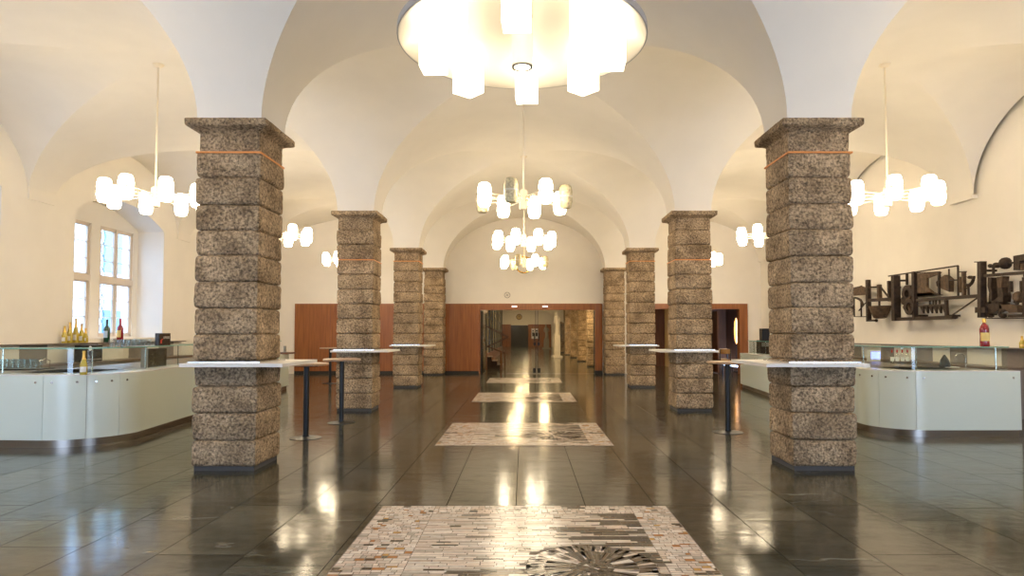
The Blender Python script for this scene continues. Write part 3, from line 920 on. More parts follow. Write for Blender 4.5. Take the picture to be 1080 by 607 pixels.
# ------------------------------------------------------------------ bars
def arc_path(pts, corner, rad, n=10):
    """pts: three points A, corner, B -> path with rounded corner"""
    A, K, B = [Vector(p) for p in pts]
    u = (A-K).normalized(); v = (B-K).normalized()
    ang = u.angle(v); d = rad/math.tan(ang/2)
    P0 = K+u*d; P1 = K+v*d
    cen = K + (u+v).normalized()*(rad/math.sin(ang/2))
    a0 = P0-cen; out = []
    for i in range(n+1):
        t = i/n
        q = a0.lerp(P1-cen, t).normalized()*rad
        out.append(cen+q)
    return out
def offset_path(path, d):
    """offset to the right-hand side (positive d) of travel"""
    out = []
    for i, p in enumerate(path):
        a = path[max(0, i-1)]; b = path[min(len(path)-1, i+1)]
        t = (b-a).normalized(); nrm = Vector((t.y, -t.x))
        out.append(p + nrm*d)
    return out
def ribbon(bm, path, d0, d1, z0, z1):
    a = offset_path(path, d0); b = offset_path(path, d1)
    ra = []
    for p, q in zip(a, b):
        ra.append([bm.verts.new((p.x, p.y, z0)), bm.verts.new((q.x, q.y, z0)), bm.verts.new((q.x, q.y, z1)), bm.verts.new((p.x, p.y, z1))])
    for s, t in zip(ra, ra[1:]):
        for i in range(4): bm.faces.new((s[i], s[(i+1)%4], t[(i+1)%4], t[i]))
    bm.faces.new(ra[0][::-1]); bm.faces.new(ra[-1])
def split_path(path, n_list):
    """cut the path at given fractions of length"""
    L = [0]
    for a, b in zip(path, path[1:]): L.append(L[-1]+(b-a).length)
    T = L[-1]
    def pt(s):
        for i in range(len(path)-1):
            if s <= L[i+1]+1e-9:
                t = (s-L[i])/(L[i+1]-L[i]); return path[i].lerp(path[i+1], t)
        return path[-1]
    cuts = [0]+[c for c in n_list]+[T]
    segs = []
    for a, b in zip(cuts, cuts[1:]):
        a2, b2 = a+0.002, b-0.002
        seg = [pt(a2)] + [path[i] for i in range(len(path)) if a2 < L[i] < b2] + [pt(b2)]
        segs.append(seg)
    return segs, T, pt

def build_bar(side, A, K, B, rad, cuts, depth_side, label, wdepth):
    """A = near end (towards wall), K = corner, B = far end"""
    path = [Vector(A)] + arc_path((A, K, B), K, rad, 14) + [Vector(B)]
    s = depth_side     # sign for going inward
    root = thing('bar_counter', label, 'bar counter', (K[0], K[1], 0))
    inv = Vector((K[0], K[1]))
    path = [p-inv for p in path]
    segs, T, pt = split_path(path, cuts)
    for sg in segs:
        b = NB(); ribbon(b, sg, 0.0, s*0.02, 0.10, 0.90); pn = obj('front_panel', b, M['barpanel'], root, smooth=25)
        # screw caps
        for q in (0.10, 0.90):
            sl = sum((y-x).length for x, y in zip(sg, sg[1:]))
            pos = None; acc = 0
            for x, y in zip(sg, sg[1:]):
                l = (y-x).length
                tgt = 0.10 if q < 0.5 else sl-0.10
                if acc <= tgt <= acc+l+1e-9:
                    pos = x.lerp(y, (tgt-acc)/l); tt = (y-x).normalized(); break
                acc += l
            if pos is not None:
                nrm = Vector((tt.y, -tt.x))*s
                c3 = Vector((pos.x, pos.y, 0.82)); o3 = Vector((nrm.x, nrm.y, 0))
                b = NB(); tube(b, [c3-o3*0.008, c3+o3*0.004], 0.014, 12); obj('panel_bolt', b, M['steel'], pn)
    b = NB(); ribbon(b, path, s*0.02, s*0.10, 0.10, 0.90); obj('carcass', b, M['greypanel'], root)
    b = NB(); ribbon(b, path, s*0.05, s*0.08, 0.0, 0.10); k_ = obj('kick_plate', b, M['kick'], root, smooth=25)
    b = NB(); ribbon(b, path, 0.0, s*0.28, 0.90, 0.915); obj('counter_top', b, M['bartop'], root)
    b = NB(); ribbon(b, path, s*0.28, s*wdepth, 0.82, 0.90); obj('worktop', b, M['worktop'], root)
    # glass screen with a glass shelf on top
    b = NB(); ribbon(b, path, s*0.24, s*0.248, 0.915, 1.235); obj('glass_screen', b, M['glass'], root)
    b = NB(); ribbon(b, path, s*0.20, s*0.62, 1.237, 1.246); obj('glass_shelf', b, M['glass'], root)
    b = NB(); ribbon(b, path, s*0.195, s*0.20, 1.235, 1.248); ribbon(b, path, s*0.62, s*0.625, 1.235, 1.248); obj('glass_edge', b, M['glassedge'], root)
    ip = offset_path(path, s*0.30); n_ = 0
    segs2, T2, pt2 = split_path(ip, [])
    dd = 0.12
    while dd < T2:
        q = pt2(dd)
        b = NB(); lathe(b, [(0.008, 0.90), (0.008, 1.237)], 8, (q.x, q.y, 0)); obj('screen_post', b, M['steel'], root)
        dd += 1.15
    return root, [p+inv for p in path], pt

# right bar: front runs away from the viewer, inside towards +X
KR = (4.93, 9.08); AR = (6.88, 9.10); BR = (5.76, 17.5)
rb, rpath, rpt = build_bar(1, AR, KR, BR, 0.62, [1.45, 1.92, 2.4, 3.9, 5.4, 6.9, 8.4], 1, 'pale green glass-fronted bar counter on the right with rounded corner', 1.45)
KL = (-5.17, 8.17); AL = (-8.1, 8.35); BL = (-6.1, 17.0)
lb, lpath, lpt = build_bar(-1, AL, KL, BL, 0.75, [2.08, 2.56, 2.94, 5.4, 7.2, 9.0], -1, 'long pale glass-fronted bar counter on the left with rounded corner', 1.6)

# back units along the walls
def back_unit(x0, x1, face, ya, yb, label, ledge_z, widths, blk=None):
    root = thing('back_bar', label, 'back counter', ((x0+x1)/2, (ya+yb)/2, 0))
    cx, cy = (x0+x1)/2, (ya+yb)/2
    b = NB(); box(b, x0-cx, x1-cx, ya-cy, yb-cy, 0, 0.82, 0.004); obj('cabinet', b, M['greypanel'], root)
    b = NB(); box(b, x0-cx-(0.02 if face < 0 else 0), x1-cx+(0.02 if face > 0 else 0), ya-cy, yb-cy, 0.82, 0.86); obj('cabinet_top', b, M['worktop'], root)
    wx = x1-cx if face < 0 else x0-cx     # wall side
    y = ya; i = 0
    while y < yb-0.01:
        w = widths[i % len(widths)]; y2 = min(yb, y+w)
        b = NB(); xa, xb = (wx-0.04, wx) if face < 0 else (wx, wx+0.04)
        box(b, xa, xb, y-cy+0.004, y2-cy-0.004, 0.86, ledge_z-0.02)
        obj('back_panel', b, M['greypanel'] if i % 2 == 0 else M['lightpanel'], root)
        y = y2; i += 1
    b = NB(); xa, xb = (wx-0.16, wx) if face < 0 else (wx, wx+0.16)
    box(b, xa, xb, ya-cy, yb-cy, ledge_z-0.02, ledge_z); obj('ledge', b, M['glass'] if False else M['greypanel'], root)
    return root
back_unit(WR-0.45, WR-0.003, -1, 11.0, 17.6, 'grey back counter along the right wall beneath the iron relief', 1.19, [0.55, 0.9, 0.5, 0.55, 0.6, 0.8])
back_unit(WL+0.003, WL+0.45, 1, 9.0, 17.6, 'grey and cream back counter along the left wall below the window', 1.24, [0.6, 1.1, 0.75, 0.5, 0.7, 0.9])
# short ledge continuing on the right wall towards the viewer
root = thing('wall_ledge', 'thin grey wall ledge with yellow bottles at the right edge', 'shelf', (WR-0.1, 10.2, 1.17))
b = NB(); box(b, -0.13, 0.098, -0.78, 0.78, 0, 0.02); obj('ledge_board', b, M['greypanel'], root)
b = NB()
for yy in (-0.6, 0.6): box(b, 0.0, 0.098, yy-0.01, yy+0.01, -0.12, 0)
obj('ledge_bracket', b, M['steel'], root)
# wall socket
p = atX(1064, 433, WR-0.47)
root = thing('wall_socket', 'small white power socket on the end of the right back counter', 'socket', (8.22, 10.998, 0.22))
b = NB(); box(b, -0.04, 0.04, -0.008, 0, -0.04, 0.04, 0.003); obj('cover_plate', b, M['white'], root)
b = NB(); lathe(b, [(0.02, 0.008), (0.02, 0.010)], 16, axis='Y'); obj('socket_well', b, M['black'], root)

# ------------------------------------------------------------------ bottles and glasses
def bottle(kind, h, rad, glass, cap, label_mat, name='wine_bottle'):
    root = bpy.data.objects.new(name, None); C.objects.link(root); root.empty_display_size = 0.05
    if kind == 'champagne':
        prof = [(rad*0.9, 0), (rad, 0.01), (rad, h*0.38), (rad*0.94, h*0.46), (rad*0.6, h*0.62), (rad*0.36, h*0.74), (rad*0.33, h*0.80)]
        cz0 = 0.66
    elif kind == 'liqueur':
        prof = [(rad*0.92, 0), (rad, 0.01), (rad*0.97, h*0.2), (rad*0.9, h*0.36), (rad*0.97, h*0.52), (rad, h*0.64), (rad*0.8, h*0.75), (rad*0.36, h*0.83), (rad*0.33, h*0.88)]
        cz0 = 0.86
    else:
        prof = [(rad*0.9, 0), (rad, 0.01), (rad, h*0.58), (rad*0.9, h*0.64), (rad*0.45, h*0.72), (rad*0.36, h*0.78), (rad*0.34, h*0.9)]
        cz0 = 0.80
    b = NB(); lathe(b, prof, 20); obj('bottle_body', b, glass, root, smooth=50)
    if kind == 'champagne':
        cp = [(rad*0.58, h*0.64), (rad*0.40, h*0.74), (rad*0.37, h*0.9), (rad*0.42, h*0.93), (rad*0.40, h)]
    else:
        cp = [(rad*0.36, h*cz0), (rad*0.38, h*0.97), (rad*0.3, h)]
    b = NB(); lathe(b, cp, 16); obj('bottle_cap', b, cap, root, smooth=50)
    b = NB(); rl = rad*1.015
    z0_, z1_ = (h*0.12, h*0.34) if kind == 'champagne' else (h*0.2, h*0.5)
    n = 12
    pa = [(rl*math.cos(PI*1.06+PI*0.88*i/n), rl*math.sin(PI*1.06+PI*0.88*i/n)) for i in range(n+1)]
    va = [b.verts.new((x, y, z0_)) for x, y in pa]; vb_ = [b.verts.new((x, y, z1_)) for x, y in pa]
    for i in range(n): b.faces.new((va[i], va[i+1], vb_[i+1], vb_[i]))
    lb_ = obj('bottle_label', b, label_mat, root, smooth=60)
    return root
def setb(o, px, py_base, X=None, Y=None, Z=None, rz=0, label='', cat='bottle', group=None):
    if Y is not None: p = atY(px, py_base, Y)
    else: p = atX(px, py_base, X)
    if Z is not None: p.z = Z
    o.location = p; o.rotation_euler = (0, 0, rz)
    return tag(o, label, cat, group)
LZ = 1.24
GL = 'champagne bottles on the left back ledge'
xx = WL+0.09
# champagne bottles on the back ledge left
def on_ledge(o, px, X, z, label, group=None, rz=-0.6, cat='bottle'):
    Y = X*F/(px-VPX)
    o.location = (X, Y, z); o.rotation_euler = (0, 0, rz); return tag(o, label, cat, group)
for px, h, lab in ((68.5, 0.34, 'gold-foiled pale bottle at the left end of the bottle row below the window'),
               (74, 0.42, 'gold-foiled pale bottle, second from the left in the row below the window'),
               (80.3, 0.50, 'tallest gold-necked bottle in the middle of the row below the window'),
               (86.3, 0.40, 'gold-foiled pale bottle just right of the tallest one below the window'),
               (90.6, 0.30, 'small gold-foiled bottle at the right end of the row below the window')):
    o = bottle('champagne', h, 0.05+0.02*(h-0.3), M['goldglass'], M['foil'], M['label'])
    on_ledge(o, px, xx, LZ, lab, GL)
o = bottle('straight', 0.50, 0.062, M['greenglass'], M['black'], M['bluelabel'])
on_ledge(o, 113, xx, LZ, 'dark green bottle with pale blue label before the window panes')
o = bottle('straight', 0.53, 0.066, M['redglass'], M['redcap'], M['yellowlabel'])
on_ledge(o, 127, xx, LZ, 'dark red bottle with yellow label before the window panes')
# gold bottle on the rounded corner of the left bar
o = bottle('champagne', 0.30, 0.042, M['goldglass'], M['foil'], M['label'])
p = atZ(88, 395, 0.915); o.location = (p.x, p.y, 0.915); tag(o, 'clear golden wine bottle standing on the curved corner of the left bar', 'bottle')
# dark bottles by the pillar
o = bottle('champagne', 0.33, 0.048, M['darkglass'], M['foil'], M['label'])
p = atZ(209, 364, 1.248); o.location = (-6.05, 12.15, 1.248); tag(o, 'dark bottle with gold foil peeping out beside the nearest left pillar', 'bottle')
# red bottle on the right glass shelf
o = bottle('liqueur', 0.40, 0.062, M['redglass'], M['foil'], M['yellowlabel'])
o.location = (6.62, 9.42, 1.2465); tag(o, 'big red bottle with yellow label on the right glass shelf', 'bottle')
# yellow bottles at the right edge
for px, h, g, lab in ((1073.0, 0.20, M['goldglass'], 'short yellow bottle on the wall ledge, left of the taller yellow one'),
                   (1078.3, 0.34, M['goldglass'], 'taller yellow bottle cut off by the right edge of the photo')):
    o = bottle('champagne', h, 0.042, g, M['foil'], M['yellowlabel'])
    X = WR-0.18; o.location = (X, X*F/(px-VPX)-0.09, 1.191); tag(o, lab, 'bottle', 'yellow bottles at the right edge')

# tumblers
def tumbler(h=0.12, r=0.035):
    b = NB(); lathe(b, [(r*0.8, 0.0), (r, h), (r*0.93, h), (r*0.72, 0.008)], 12, caps=False)
    o = obj('drinking_glass', b, M['tumbler'], None, smooth=60)
    return o
g0 = None
lab_a = 'upturned stemless glass among the rows on the left bar worktop'
GA1 = 'glasses standing in rows on the left worktop'
for i in range(9):
    for j in range(3):
        x, y = -7.95+0.095*i, 9.62+0.10*j-0.01*i
        if g0 is None: g0 = tumbler(0.13, 0.042); o = g0
        else: o = g0.copy(); C.objects.link(o)
        o.location = (x, y, 0.925); tag(o, lab_a, 'glass', GA1)
t = thing('glass_tray', 'dark tray with curved handle carrying the glasses on the left worktop', 'tray', (-7.58, 9.7, 0.90))
b = NB(); box(b, -0.45, 0.48, -0.16, 0.22, 0, 0.02, 0.004); obj('tray_base', b, M['black'], t)
b = NB(); tube(b, [(0.46, -0.1, 0.02), (0.48, -0.1, 0.13), (0.50, 0, 0.16), (0.48, 0.12, 0.13), (0.46, 0.14, 0.02)], 0.006, 6); obj('tray_handle', b, M['steel'], t)
g1 = None
for i in range(7):
    for j in range(3):
        x, y = -5.93+0.085*j, 9.4+0.13*i
        if g1 is None: g1 = tumbler(0.10, 0.035); o = g1
        else: o = g1.copy(); C.objects.link(o)
        o.location = (x, y, 1.2485); tag(o, 'clear glass in the cluster on the left glass shelf beside the black box', 'glass', 'glasses clustered on the left glass shelf')

# coffee machine below the left glass shelf and black box on it
t = thing('coffee_machine', 'black coffee machine with taupe side on the left bar counter', 'coffee machine', (-5.90, 10.22, 0.90), 0.1)
b = NB(); box(b, 0.07, 0.17, -0.30, 0.32, 0.015, 0.30, 0.006); obj('machine_body', b, M['machine'], t)
b = NB(); box(b, 0.07, 0.17, -0.316, -0.302, 0.015, 0.305, 0.003); s = obj('side_panel', b, M['beige'], t); s['label'] = 'taupe side panel'
b = NB()
box(b, 0.171, 0.176, -0.29, -0.09, 0.02, 0.15); box(b, 0.171, 0.176, -0.29, -0.09, 0.16, 0.29); box(b, 0.171, 0.176, -0.07, 0.31, 0.02, 0.15); box(b, 0.171, 0.176, -0.07, 0.31, 0.16, 0.29)
obj('drawer_front', b, M['machine'], t)
b = NB(); bar(b, (0.18, -0.22, 0.055), (0.18, -0.14, 0.095), 0.012); lathe(b, [(0.018, 0.176), (0.018, 0.184)], 12, (0, -0.19, 0.22), axis='X'); obj('drawer_handle', b, M['steel'], t)
t = thing('display_box', 'black box with red mark and white lettering on the left glass shelf', 'box', (-5.70, 10.22, 1.2485), 0.12)
b = NB(); box(b, 0.03, 0.09, -0.22, 0.20, 0, 0.19, 0.004); obj('box_body', b, M['machine'], t)
b = NB(); lathe(b, [(0.03, 0.0905), (0.03, 0.093)], 14, (0, -0.15, 0.06), axis='X'); bar(b, (0.092, -0.15, 0.085), (0.092, -0.09, 0.10), 0.012); s = obj('red_mark', b, M['redink'], t)
cu = bpy.data.curves.new('box_lettering', 'FONT'); cu.body = 'ESPRESSO'; cu.size = 0.052; cu.extrude = 0.0008; cu.align_x = 'CENTER'
tmp = bpy.data.objects.new('box_lettering', cu); C.objects.link(tmp)
bpy.context.view_layer.update()
tme = bpy.data.meshes.new_from_object(tmp.evaluated_get(bpy.context.evaluated_depsgraph_get()))
bpy.data.objects.remove(tmp)
to = bpy.data.objects.new('box_lettering', tme); C.objects.link(to); tme.materials.clear(); tme.materials.append(M['print'])
to.parent = t; to.location = (0.0915, 0.05, 0.105); to.rotation_euler = (R(90), 0, R(90))

# black cooler below the champagne row
Yc = xx*F/(80-VPX)
t = thing('wine_cooler', 'black cooler with round pale dial under the row of gold bottles', 'cooler', (WL+0.24, Yc, 0.86))
b = NB(); box(b, 0.04, 0.19, -0.30, 0.34, 0.0, 0.34, 0.006); obj('cooler_body', b, M['machine'], t)
b = NB(); lathe(b, [(0.05, 0.19), (0.045, 0.20)], 18, (0, -0.05, 0.27), axis='X'); s = obj('dial', b, M['white'], t)
b = NB(); box(b, 0.19, 0.20, -0.26, 0.30, 0.03, 0.06); obj('vent_strip', b, M['greypanel'], t)
# steel tap and little things on the right bar
p = atZ(1000, 386, 0.90)
t = thing('bar_tap', 'curved steel tap with dark kettle-like body behind the right glass screen', 'tap', (6.65, 10.3, 0.90))
b = NB(); tube(b, [(0.28, 0, 0)]+[(0.20+0.08*math.cos(a), 0, 0.16+0.06*math.sin(a)) for a in [PI*i/8 for i in range(9)]], 0.010, 8); obj('spout', b, M['steel'], t, smooth=60)
b = NB(); lathe(b, [(0.075, 0.0), (0.085, 0.03), (0.06, 0.12), (0.03, 0.17), (0.012, 0.2)], 16, (-0.05, 0, 0)); obj('tap_body', b, M['black'], t, smooth=50)
b = NB(); lathe(b, [(0.13, 0.0), (0.14, 0.008), (0.13, 0.012)], 20, (0.03, 0, 0)); obj('drip_dish', b, M['white'], t)
t = thing('payment_terminal', 'small white terminal glowing blue behind the right glass screen near the pillar', 'terminal', (6.72, 12.6, 0.90))
b = NB(); box(b, -0.10, 0.10, -0.06, 0.08, 0, 0.21, 0.008); obj('terminal_body', b, M['white'], t)
b = NB(); box(b, -0.085, 0.085, -0.064, -0.06, 0.05, 0.18); s = obj('screen', b, M['blueglow'], t)
for i in range(4):
    o = bottle('straight', 0.25, 0.035, M['tumbler'], M['redcap'], M['label'], 'sauce_bottle')
    o.location = (6.45+0.09*i, 11.5, 0.90)
    tag(o, 'small red-topped bottle in the short row behind the right glass screen', 'bottle', 'red-topped bottles on the right bar')
# machines at the far end of the right bar
t = thing('coffee_grinder', 'dark coffee grinder at the far end of the right bar', 'grinder', (6.2, 16.9, 0.90))
b = NB(); box(b, -0.16, 0.16, -0.14, 0.16, 0, 0.36, 0.01); obj('grinder_body', b, M['machine'], t)
b = NB(); box(b, -0.10, 0.10, -0.10, 0.10, 0.36, 0.66, 0.008); obj('hopper', b, M['black'], t)
b = NB(); box(b, -0.13, 0.13, -0.146, -0.14, 0.2, 0.3); s = obj('grinder_face', b, M['beige'], t)
t = thing('espresso_machine', 'low dark espresso machine at the far right bar beside the pillar', 'coffee machine', (6.72, 16.8, 0.90))
b = NB(); box(b, -0.28, 0.28, -0.2, 0.2, 0, 0.34, 0.015); box(b, -0.18, 0.18, -0.14, 0.14, 0.34, 0.47, 0.03); obj('machine_body', b, M['machine'], t)
b = NB(); box(b, -0.25, 0.25, -0.212, -0.2, 0.06, 0.12); obj('drip_tray', b, M['steel'], t)
# display at the far end of the left bar
t = thing('display_case', 'small dark glass display case at the far end of the left bar', 'display case', (-6.2, 16.7, 0.9155))
b = NB(); box(b, -0.25, 0.3, -0.15, 0.2, 0, 0.04); box(b, -0.25, -0.24, -0.15, 0.2, 0.04, 0.3); obj('case_base', b, M['darkwood'], t)
b = NB(); tube(b, [(0.1, 0, 0.04), (0.1, 0, 0.2)], 0.03, 10); obj('case_fitting', b, M['steel'], t)

# ------------------------------------------------------------------ welded iron relief on the right wall
XS = 8.19
rel = thing('iron_relief', 'long welded relief of rusty iron beams, wheels, teeth and plates on the right wall', 'wall sculpture', (XS, 13.2, 2.0))
O = Vector((XS, 13.2, 2.0))
def wp(cx, cy, X=XS):
    return atX(890+cx/5.684, 250+cy/5.684, X)
def rbar(x1, y1, x2, y2, w, name='iron_beam', X=XS, m='iron', dk=1.0):
    p, q = wp(x1, y1, X), wp(x2, y2, X)
    Y = (p.y+q.y)/2
    ww = max(0.018, w/5.684*Y/F*0.86)
    b = NB(); bar(b, p-O, q-O, ww, ww*dk) if abs(p.z-q.z) > abs(p.y-q.y) else bar(b, p-O, q-O, ww*dk, ww)
    return obj(name, b, M[m], rel)
def rpoly(pts, name='iron_plate', th=0.04, X=XS, m='iron2'):
    poly = [wp(a, b_, X)-O for a, b_ in pts]
    b = NB(); prism(b, poly, (th, 0, 0)); return obj(name, b, M[m], rel)
def rdisc(cx, cy, rpx, name='iron_wheel', th=0.08, X=XS, m='iron', hole=0.0, ry=None):
    c = wp(cx, cy, X); e = wp(cx, cy-(ry or rpx), X); r = (e-c).length
    b = NB()
    c = c-O
    if hole > 0: lathe(b, [(r*hole, 0), (r, 0), (r, th), (r*hole, th), (r*hole, 0)], 20, c, caps=False, axis='X')
    else: lathe(b, [(r*0.8, 0), (r, th*0.25), (r, th*0.75), (r*0.8, th)], 16, c, axis='X')
    return obj(name, b, M[m], rel)
# first section
rbar(145, 255, 150, 505, 26); rbar(148, 499, 190, 499, 13); rdisc(188, 499, 9, 'bolt', 0.05)
rpoly([(36, 306), (100, 292), (135, 304), (135, 345), (45, 352)])
rbar(30, 318, 108, 291, 5); rbar(60, 356, 62, 475, 9); rbar(103, 372, 105, 475, 8); rbar(40, 476, 136, 476, 4)
rbar(30, 400, 60, 440, 16); rbar(90, 440, 128, 395, 6); rbar(128, 395, 150, 402, 6)
tubepts = [wp(60+55*math.sin(a), 362+50*(1-math.cos(a)), XS)-O for a in [PI/2*i/8 for i in range(9)]]
b = NB(); tube(b, tubepts, 0.028, 6); obj('iron_arc', b, M['iron'], rel)
rdisc(40, 425, 22, 'iron_wheel', 0.06)
rbar(160, 312, 208, 312, 5); rbar(155, 378, 295, 370, 22); rbar(271, 262, 276, 384, 20)
rbar(212, 284, 215, 372, 24, m='iron2'); rbar(218, 296, 266, 356, 9); rbar(213, 384, 213, 412, 10)
c = wp(216, 412, XS)-O
b = NB(); lathe(b, [(0.09, -0.29), (0.14, -0.27), (0.20, -0.12), (0.235, 0.0), (0.21, 0.0), (0.17, -0.12), (0.1, -0.24)], 22, c, caps=False); obj('iron_bowl', b, M['iron2'], rel, smooth=50)
rbar(190, 478, 245, 476, 8)
# second section
rbar(310, 230, 314, 500, 38, dk=1.2); rbar(268, 233, 684, 171, 9); rbar(378, 215, 378, 285, 13); rbar(423, 206, 428, 488, 28)
rbar(298, 492, 660, 480, 24); rbar(440, 377, 822, 351, 22); rbar(684, 170, 686, 350, 10); rbar(296, 300, 312, 330, 16)
rpoly([(440, 218), (496, 214), (496, 300), (548, 346), (440, 356)], th=0.05)
rpoly([(490, 214), (576, 208), (560, 222), (500, 244)], th=0.05)
rpoly([(440, 336), (520, 330), (572, 346), (440, 360)], th=0.09, m='iron')
rbar(571, 208, 571, 346, 14); rbar(440, 214, 576, 207, 7)
rpoly([(604, 225), (634, 250), (632, 328), (588, 310), (556, 292), (552, 268), (572, 246)], th=0.09)
rbar(630, 190, 632, 326, 8); rbar(632, 258, 686, 256, 9); rdisc(568, 280, 26, 'iron_wheel', 0.12)
rbar(445, 412, 604, 404, 11)
for i in range(6):
    x = 462+26*i
    rpoly([(x-9, 410), (x+13, 409), (x+12, 456)], 'iron_tooth', 0.04, m='iron')
for x in (516, 536, 552, 574): rbar(x, 378, x, 408, 9)
rbar(614, 376, 618, 482, 20)
rdisc(376, 338, 52, 'iron_ring', 0.10, hole=0.45); rdisc(388, 418, 48, 'iron_ring', 0.08, X=XS-0.06, hole=0.55)
rpoly([(352, 420), (372, 372), (398, 352), (384, 408), (404, 452), (372, 456)], 'iron_blade', 0.06, X=XS-0.03)
rdisc(352, 380, 26, 'iron_wheel', 0.10)
rbar(634, 478, 806, 360, 8); rdisc(655, 478, 11, 'bolt', 0.08)
rbar(719, 208, 721, 348, 21, m='iron2'); rbar(698, 240, 700, 332, 12, m='iron2'); rbar(690, 240, 735, 238, 6); rbar(694, 208, 735, 206, 6)
pts = [wp(742+36*math.cos(a), 250+52*math.sin(a)-14, XS)-O for a in [R(-5)+R(115)*i/9 for i in range(10)]]
b = NB(); tube(b, pts, 0.03, 6); obj('iron_arc', b, M['iron'], rel)
rbar(746, 290, 748, 348, 11); rdisc(745, 240, 10, 'bolt', 0.08); rbar(710, 325, 760, 290, 6)
# third section
rbar(827, 145, 829, 482, 36, dk=1.2); rbar(784, 148, 845, 149, 6); rbar(845, 231, 1180, 205, 22)
rdisc(868, 172, 12, 'iron_wheel', 0.06); rdisc(900, 168, 17, 'iron_wheel', 0.10); rbar(897, 176, 897, 222, 13); rbar(880, 168, 900, 168, 8)
rbar(915, 162, 950, 158, 4)
c = wp(945, 157, XS)-O; c2 = wp(990, 155, XS)-O
b = NB(); tube(b, [c, c.lerp(c2, 0.35), c.lerp(c2, 0.7), c2], [0.02, 0.10, 0.10, 0.04], 12); obj('iron_cone', b, M['iron'], rel, smooth=50)
rbar(985, 154, 1020, 153, 13)
rpoly([(1015, 112), (1085, 100), (1140, 96), (1140, 130), (1080, 138), (1052, 142), (1052, 196), (1016, 198)], 'iron_block', 0.16, m='iron')
rpoly([(1058, 160), (1076, 156), (1076, 192), (1058, 194)], 'iron_plate', 0.1)
rpoly([(862, 240), (884, 240), (880, 300), (888, 330), (884, 400), (866, 400), (870, 330), (860, 290)], th=0.12, m='iron')
rpoly([(915, 238), (950, 234), (942, 300), (920, 304)], th=0.12)
rpoly([(918, 302), (946, 300), (956, 350), (952, 388), (908, 394), (896, 382), (924, 356)], th=0.14, m='iron')
rpoly([(845, 392), (896, 380), (940, 396), (948, 424), (900, 452), (850, 462), (846, 430)], th=0.16, m='iron')
rpoly([(930, 408), (1000, 400), (1036, 410), (1042, 452), (990, 452), (966, 432), (930, 446)], th=0.12)
rbar(802, 436, 862, 436, 40); rdisc(862, 470, 12, 'bolt', 0.1); rdisc(936, 470, 13, 'bolt', 0.1); rbar(935, 445, 935, 470, 14)
rbar(990, 472, 1180, 466, 20); rbar(850, 486, 1180, 484, 4)
rbar(998, 264, 1000, 328, 22); rdisc(1028, 358, 34, 'iron_wheel', 0.14, m='iron2'); rbar(1022, 385, 1045, 400, 14)
rbar(1062, 262, 1064, 332, 13); rbar(1080, 240, 1082, 470, 18); rdisc(1072, 350, 30, 'iron_wheel', 0.12)
rbar(1140, 205, 1142, 470, 24)
# stand-offs fixing it to the wall
for (a, b_) in ((148, 300), (312, 260), (428, 470), (616, 470), (828, 200), (828, 460), (1080, 230), (271, 300)):
    p = wp(a, b_, XS)-O
    b = NB(); bar(b, p, p+Vector((WR-XS-0.001, 0, 0)), 0.04); obj('wall_fixing', b, M['iron'], rel)

# ------------------------------------------------------------------ foyer beyond the glass
FY0, FY1 = YB+0.2, 70.5
bm = NB(); box(bm, -4.6, 7.2, FY1, FY1+0.2, 0, 5)
struct('wall_far', bm, M['plaster'], label='cream far wall of the foyer beyond the glass doors', cat='wall')
bm = NB(); box(bm, -4.4, -1.45, FY1-0.06, FY1-0.01, 0, 2.4); box(bm, 0.42, 2.9, FY1-0.06, FY1-0.01, 0, 2.4)
struct('trim_5', bm, M['wood'], label='veneer panelling low on the far foyer wall', cat='panelling')
bm = NB(); box(bm, -1.45, 0.42, FY1-0.05, FY1-0.01, 0, 2.3)
d = struct('door_4', bm, M['plinth'], label='dark double doorway in the far foyer wall', cat='door')
bm = NB(); box(bm, -1.8, -1.66, FY0, 29, 0, 3.6); box(bm, -1.8, -1.66, 29, 50, 0, 0.5)
struct('wall_foyer_left', bm, M['darkwood'], label='left wall of the foyer beyond the glass doors', cat='wall')
bm = NB(); box(bm, -2.6, -2.5, 28, FY1, 0, 4.8)
struct('wall_foyer_outer', bm, simple('olive_plaster', (0.50, 0.42, 0.28), 0.8), label='olive wall behind the dark foyer grille', cat='wall')
bm = NB(); box(bm, 6.2, 6.4, FY0, FY1, 0, 4.8)
struct('wall_foyer_right', bm, simple('ochre_plaster', (0.42, 0.30, 0.15), 0.8), label='ochre wall behind the foyer piers', cat='wall')
bm = NB(); box(bm, -2.6, 6.4, FY0, 48, 3.3, 3.4); box(bm, -2.6, 6.4, 48, FY1, 4.6, 4.8)
box(bm, -2.6, 6.4, 48, 48.1, 3.3, 4.8)
struct('ceiling_foyer', bm, M['plaster'], label='pale ceiling of the foyer', cat='ceiling')
# arched diaphragm on the right of the foyer
bm = NB()
n = 16
prev = None
for i in range(n+1):
    t = i/n
    x = 0.1 + 2.6*t; z = 2.15 + 1.2*math.cos(PI/2*t)
    if prev:
        prism(bm, [(prev[0], 45, prev[1]), (x, 45, z), (x, 45, 3.35), (prev[0], 45, 3.35)], (0, 0.25, 0))
    prev = (x, z)
struct('wall_foyer_arch', bm, M['plaster'], label='arched cross wall high in the foyer', cat='wall')
# dark metal grille along the foyer's left side
g = thing('foyer_grille', 'tall dark metal grille along the left side of the foyer', 'grille', (-1.72, 39.5, 0))
for i in range(8):
    b = NB(); yy = -10.2+2.92*i; box(b, -0.035, 0.035, yy-0.04, yy+0.04, 0.5, 3.3); obj('grille_post', b, M['black'], g)
b = NB()
for z in (1.1, 1.65, 2.2, 2.75): box(b, -0.02, 0.02, -10.2, 10.3, z-0.018, z+0.018)
obj('grille_rail', b, M['black'], g)
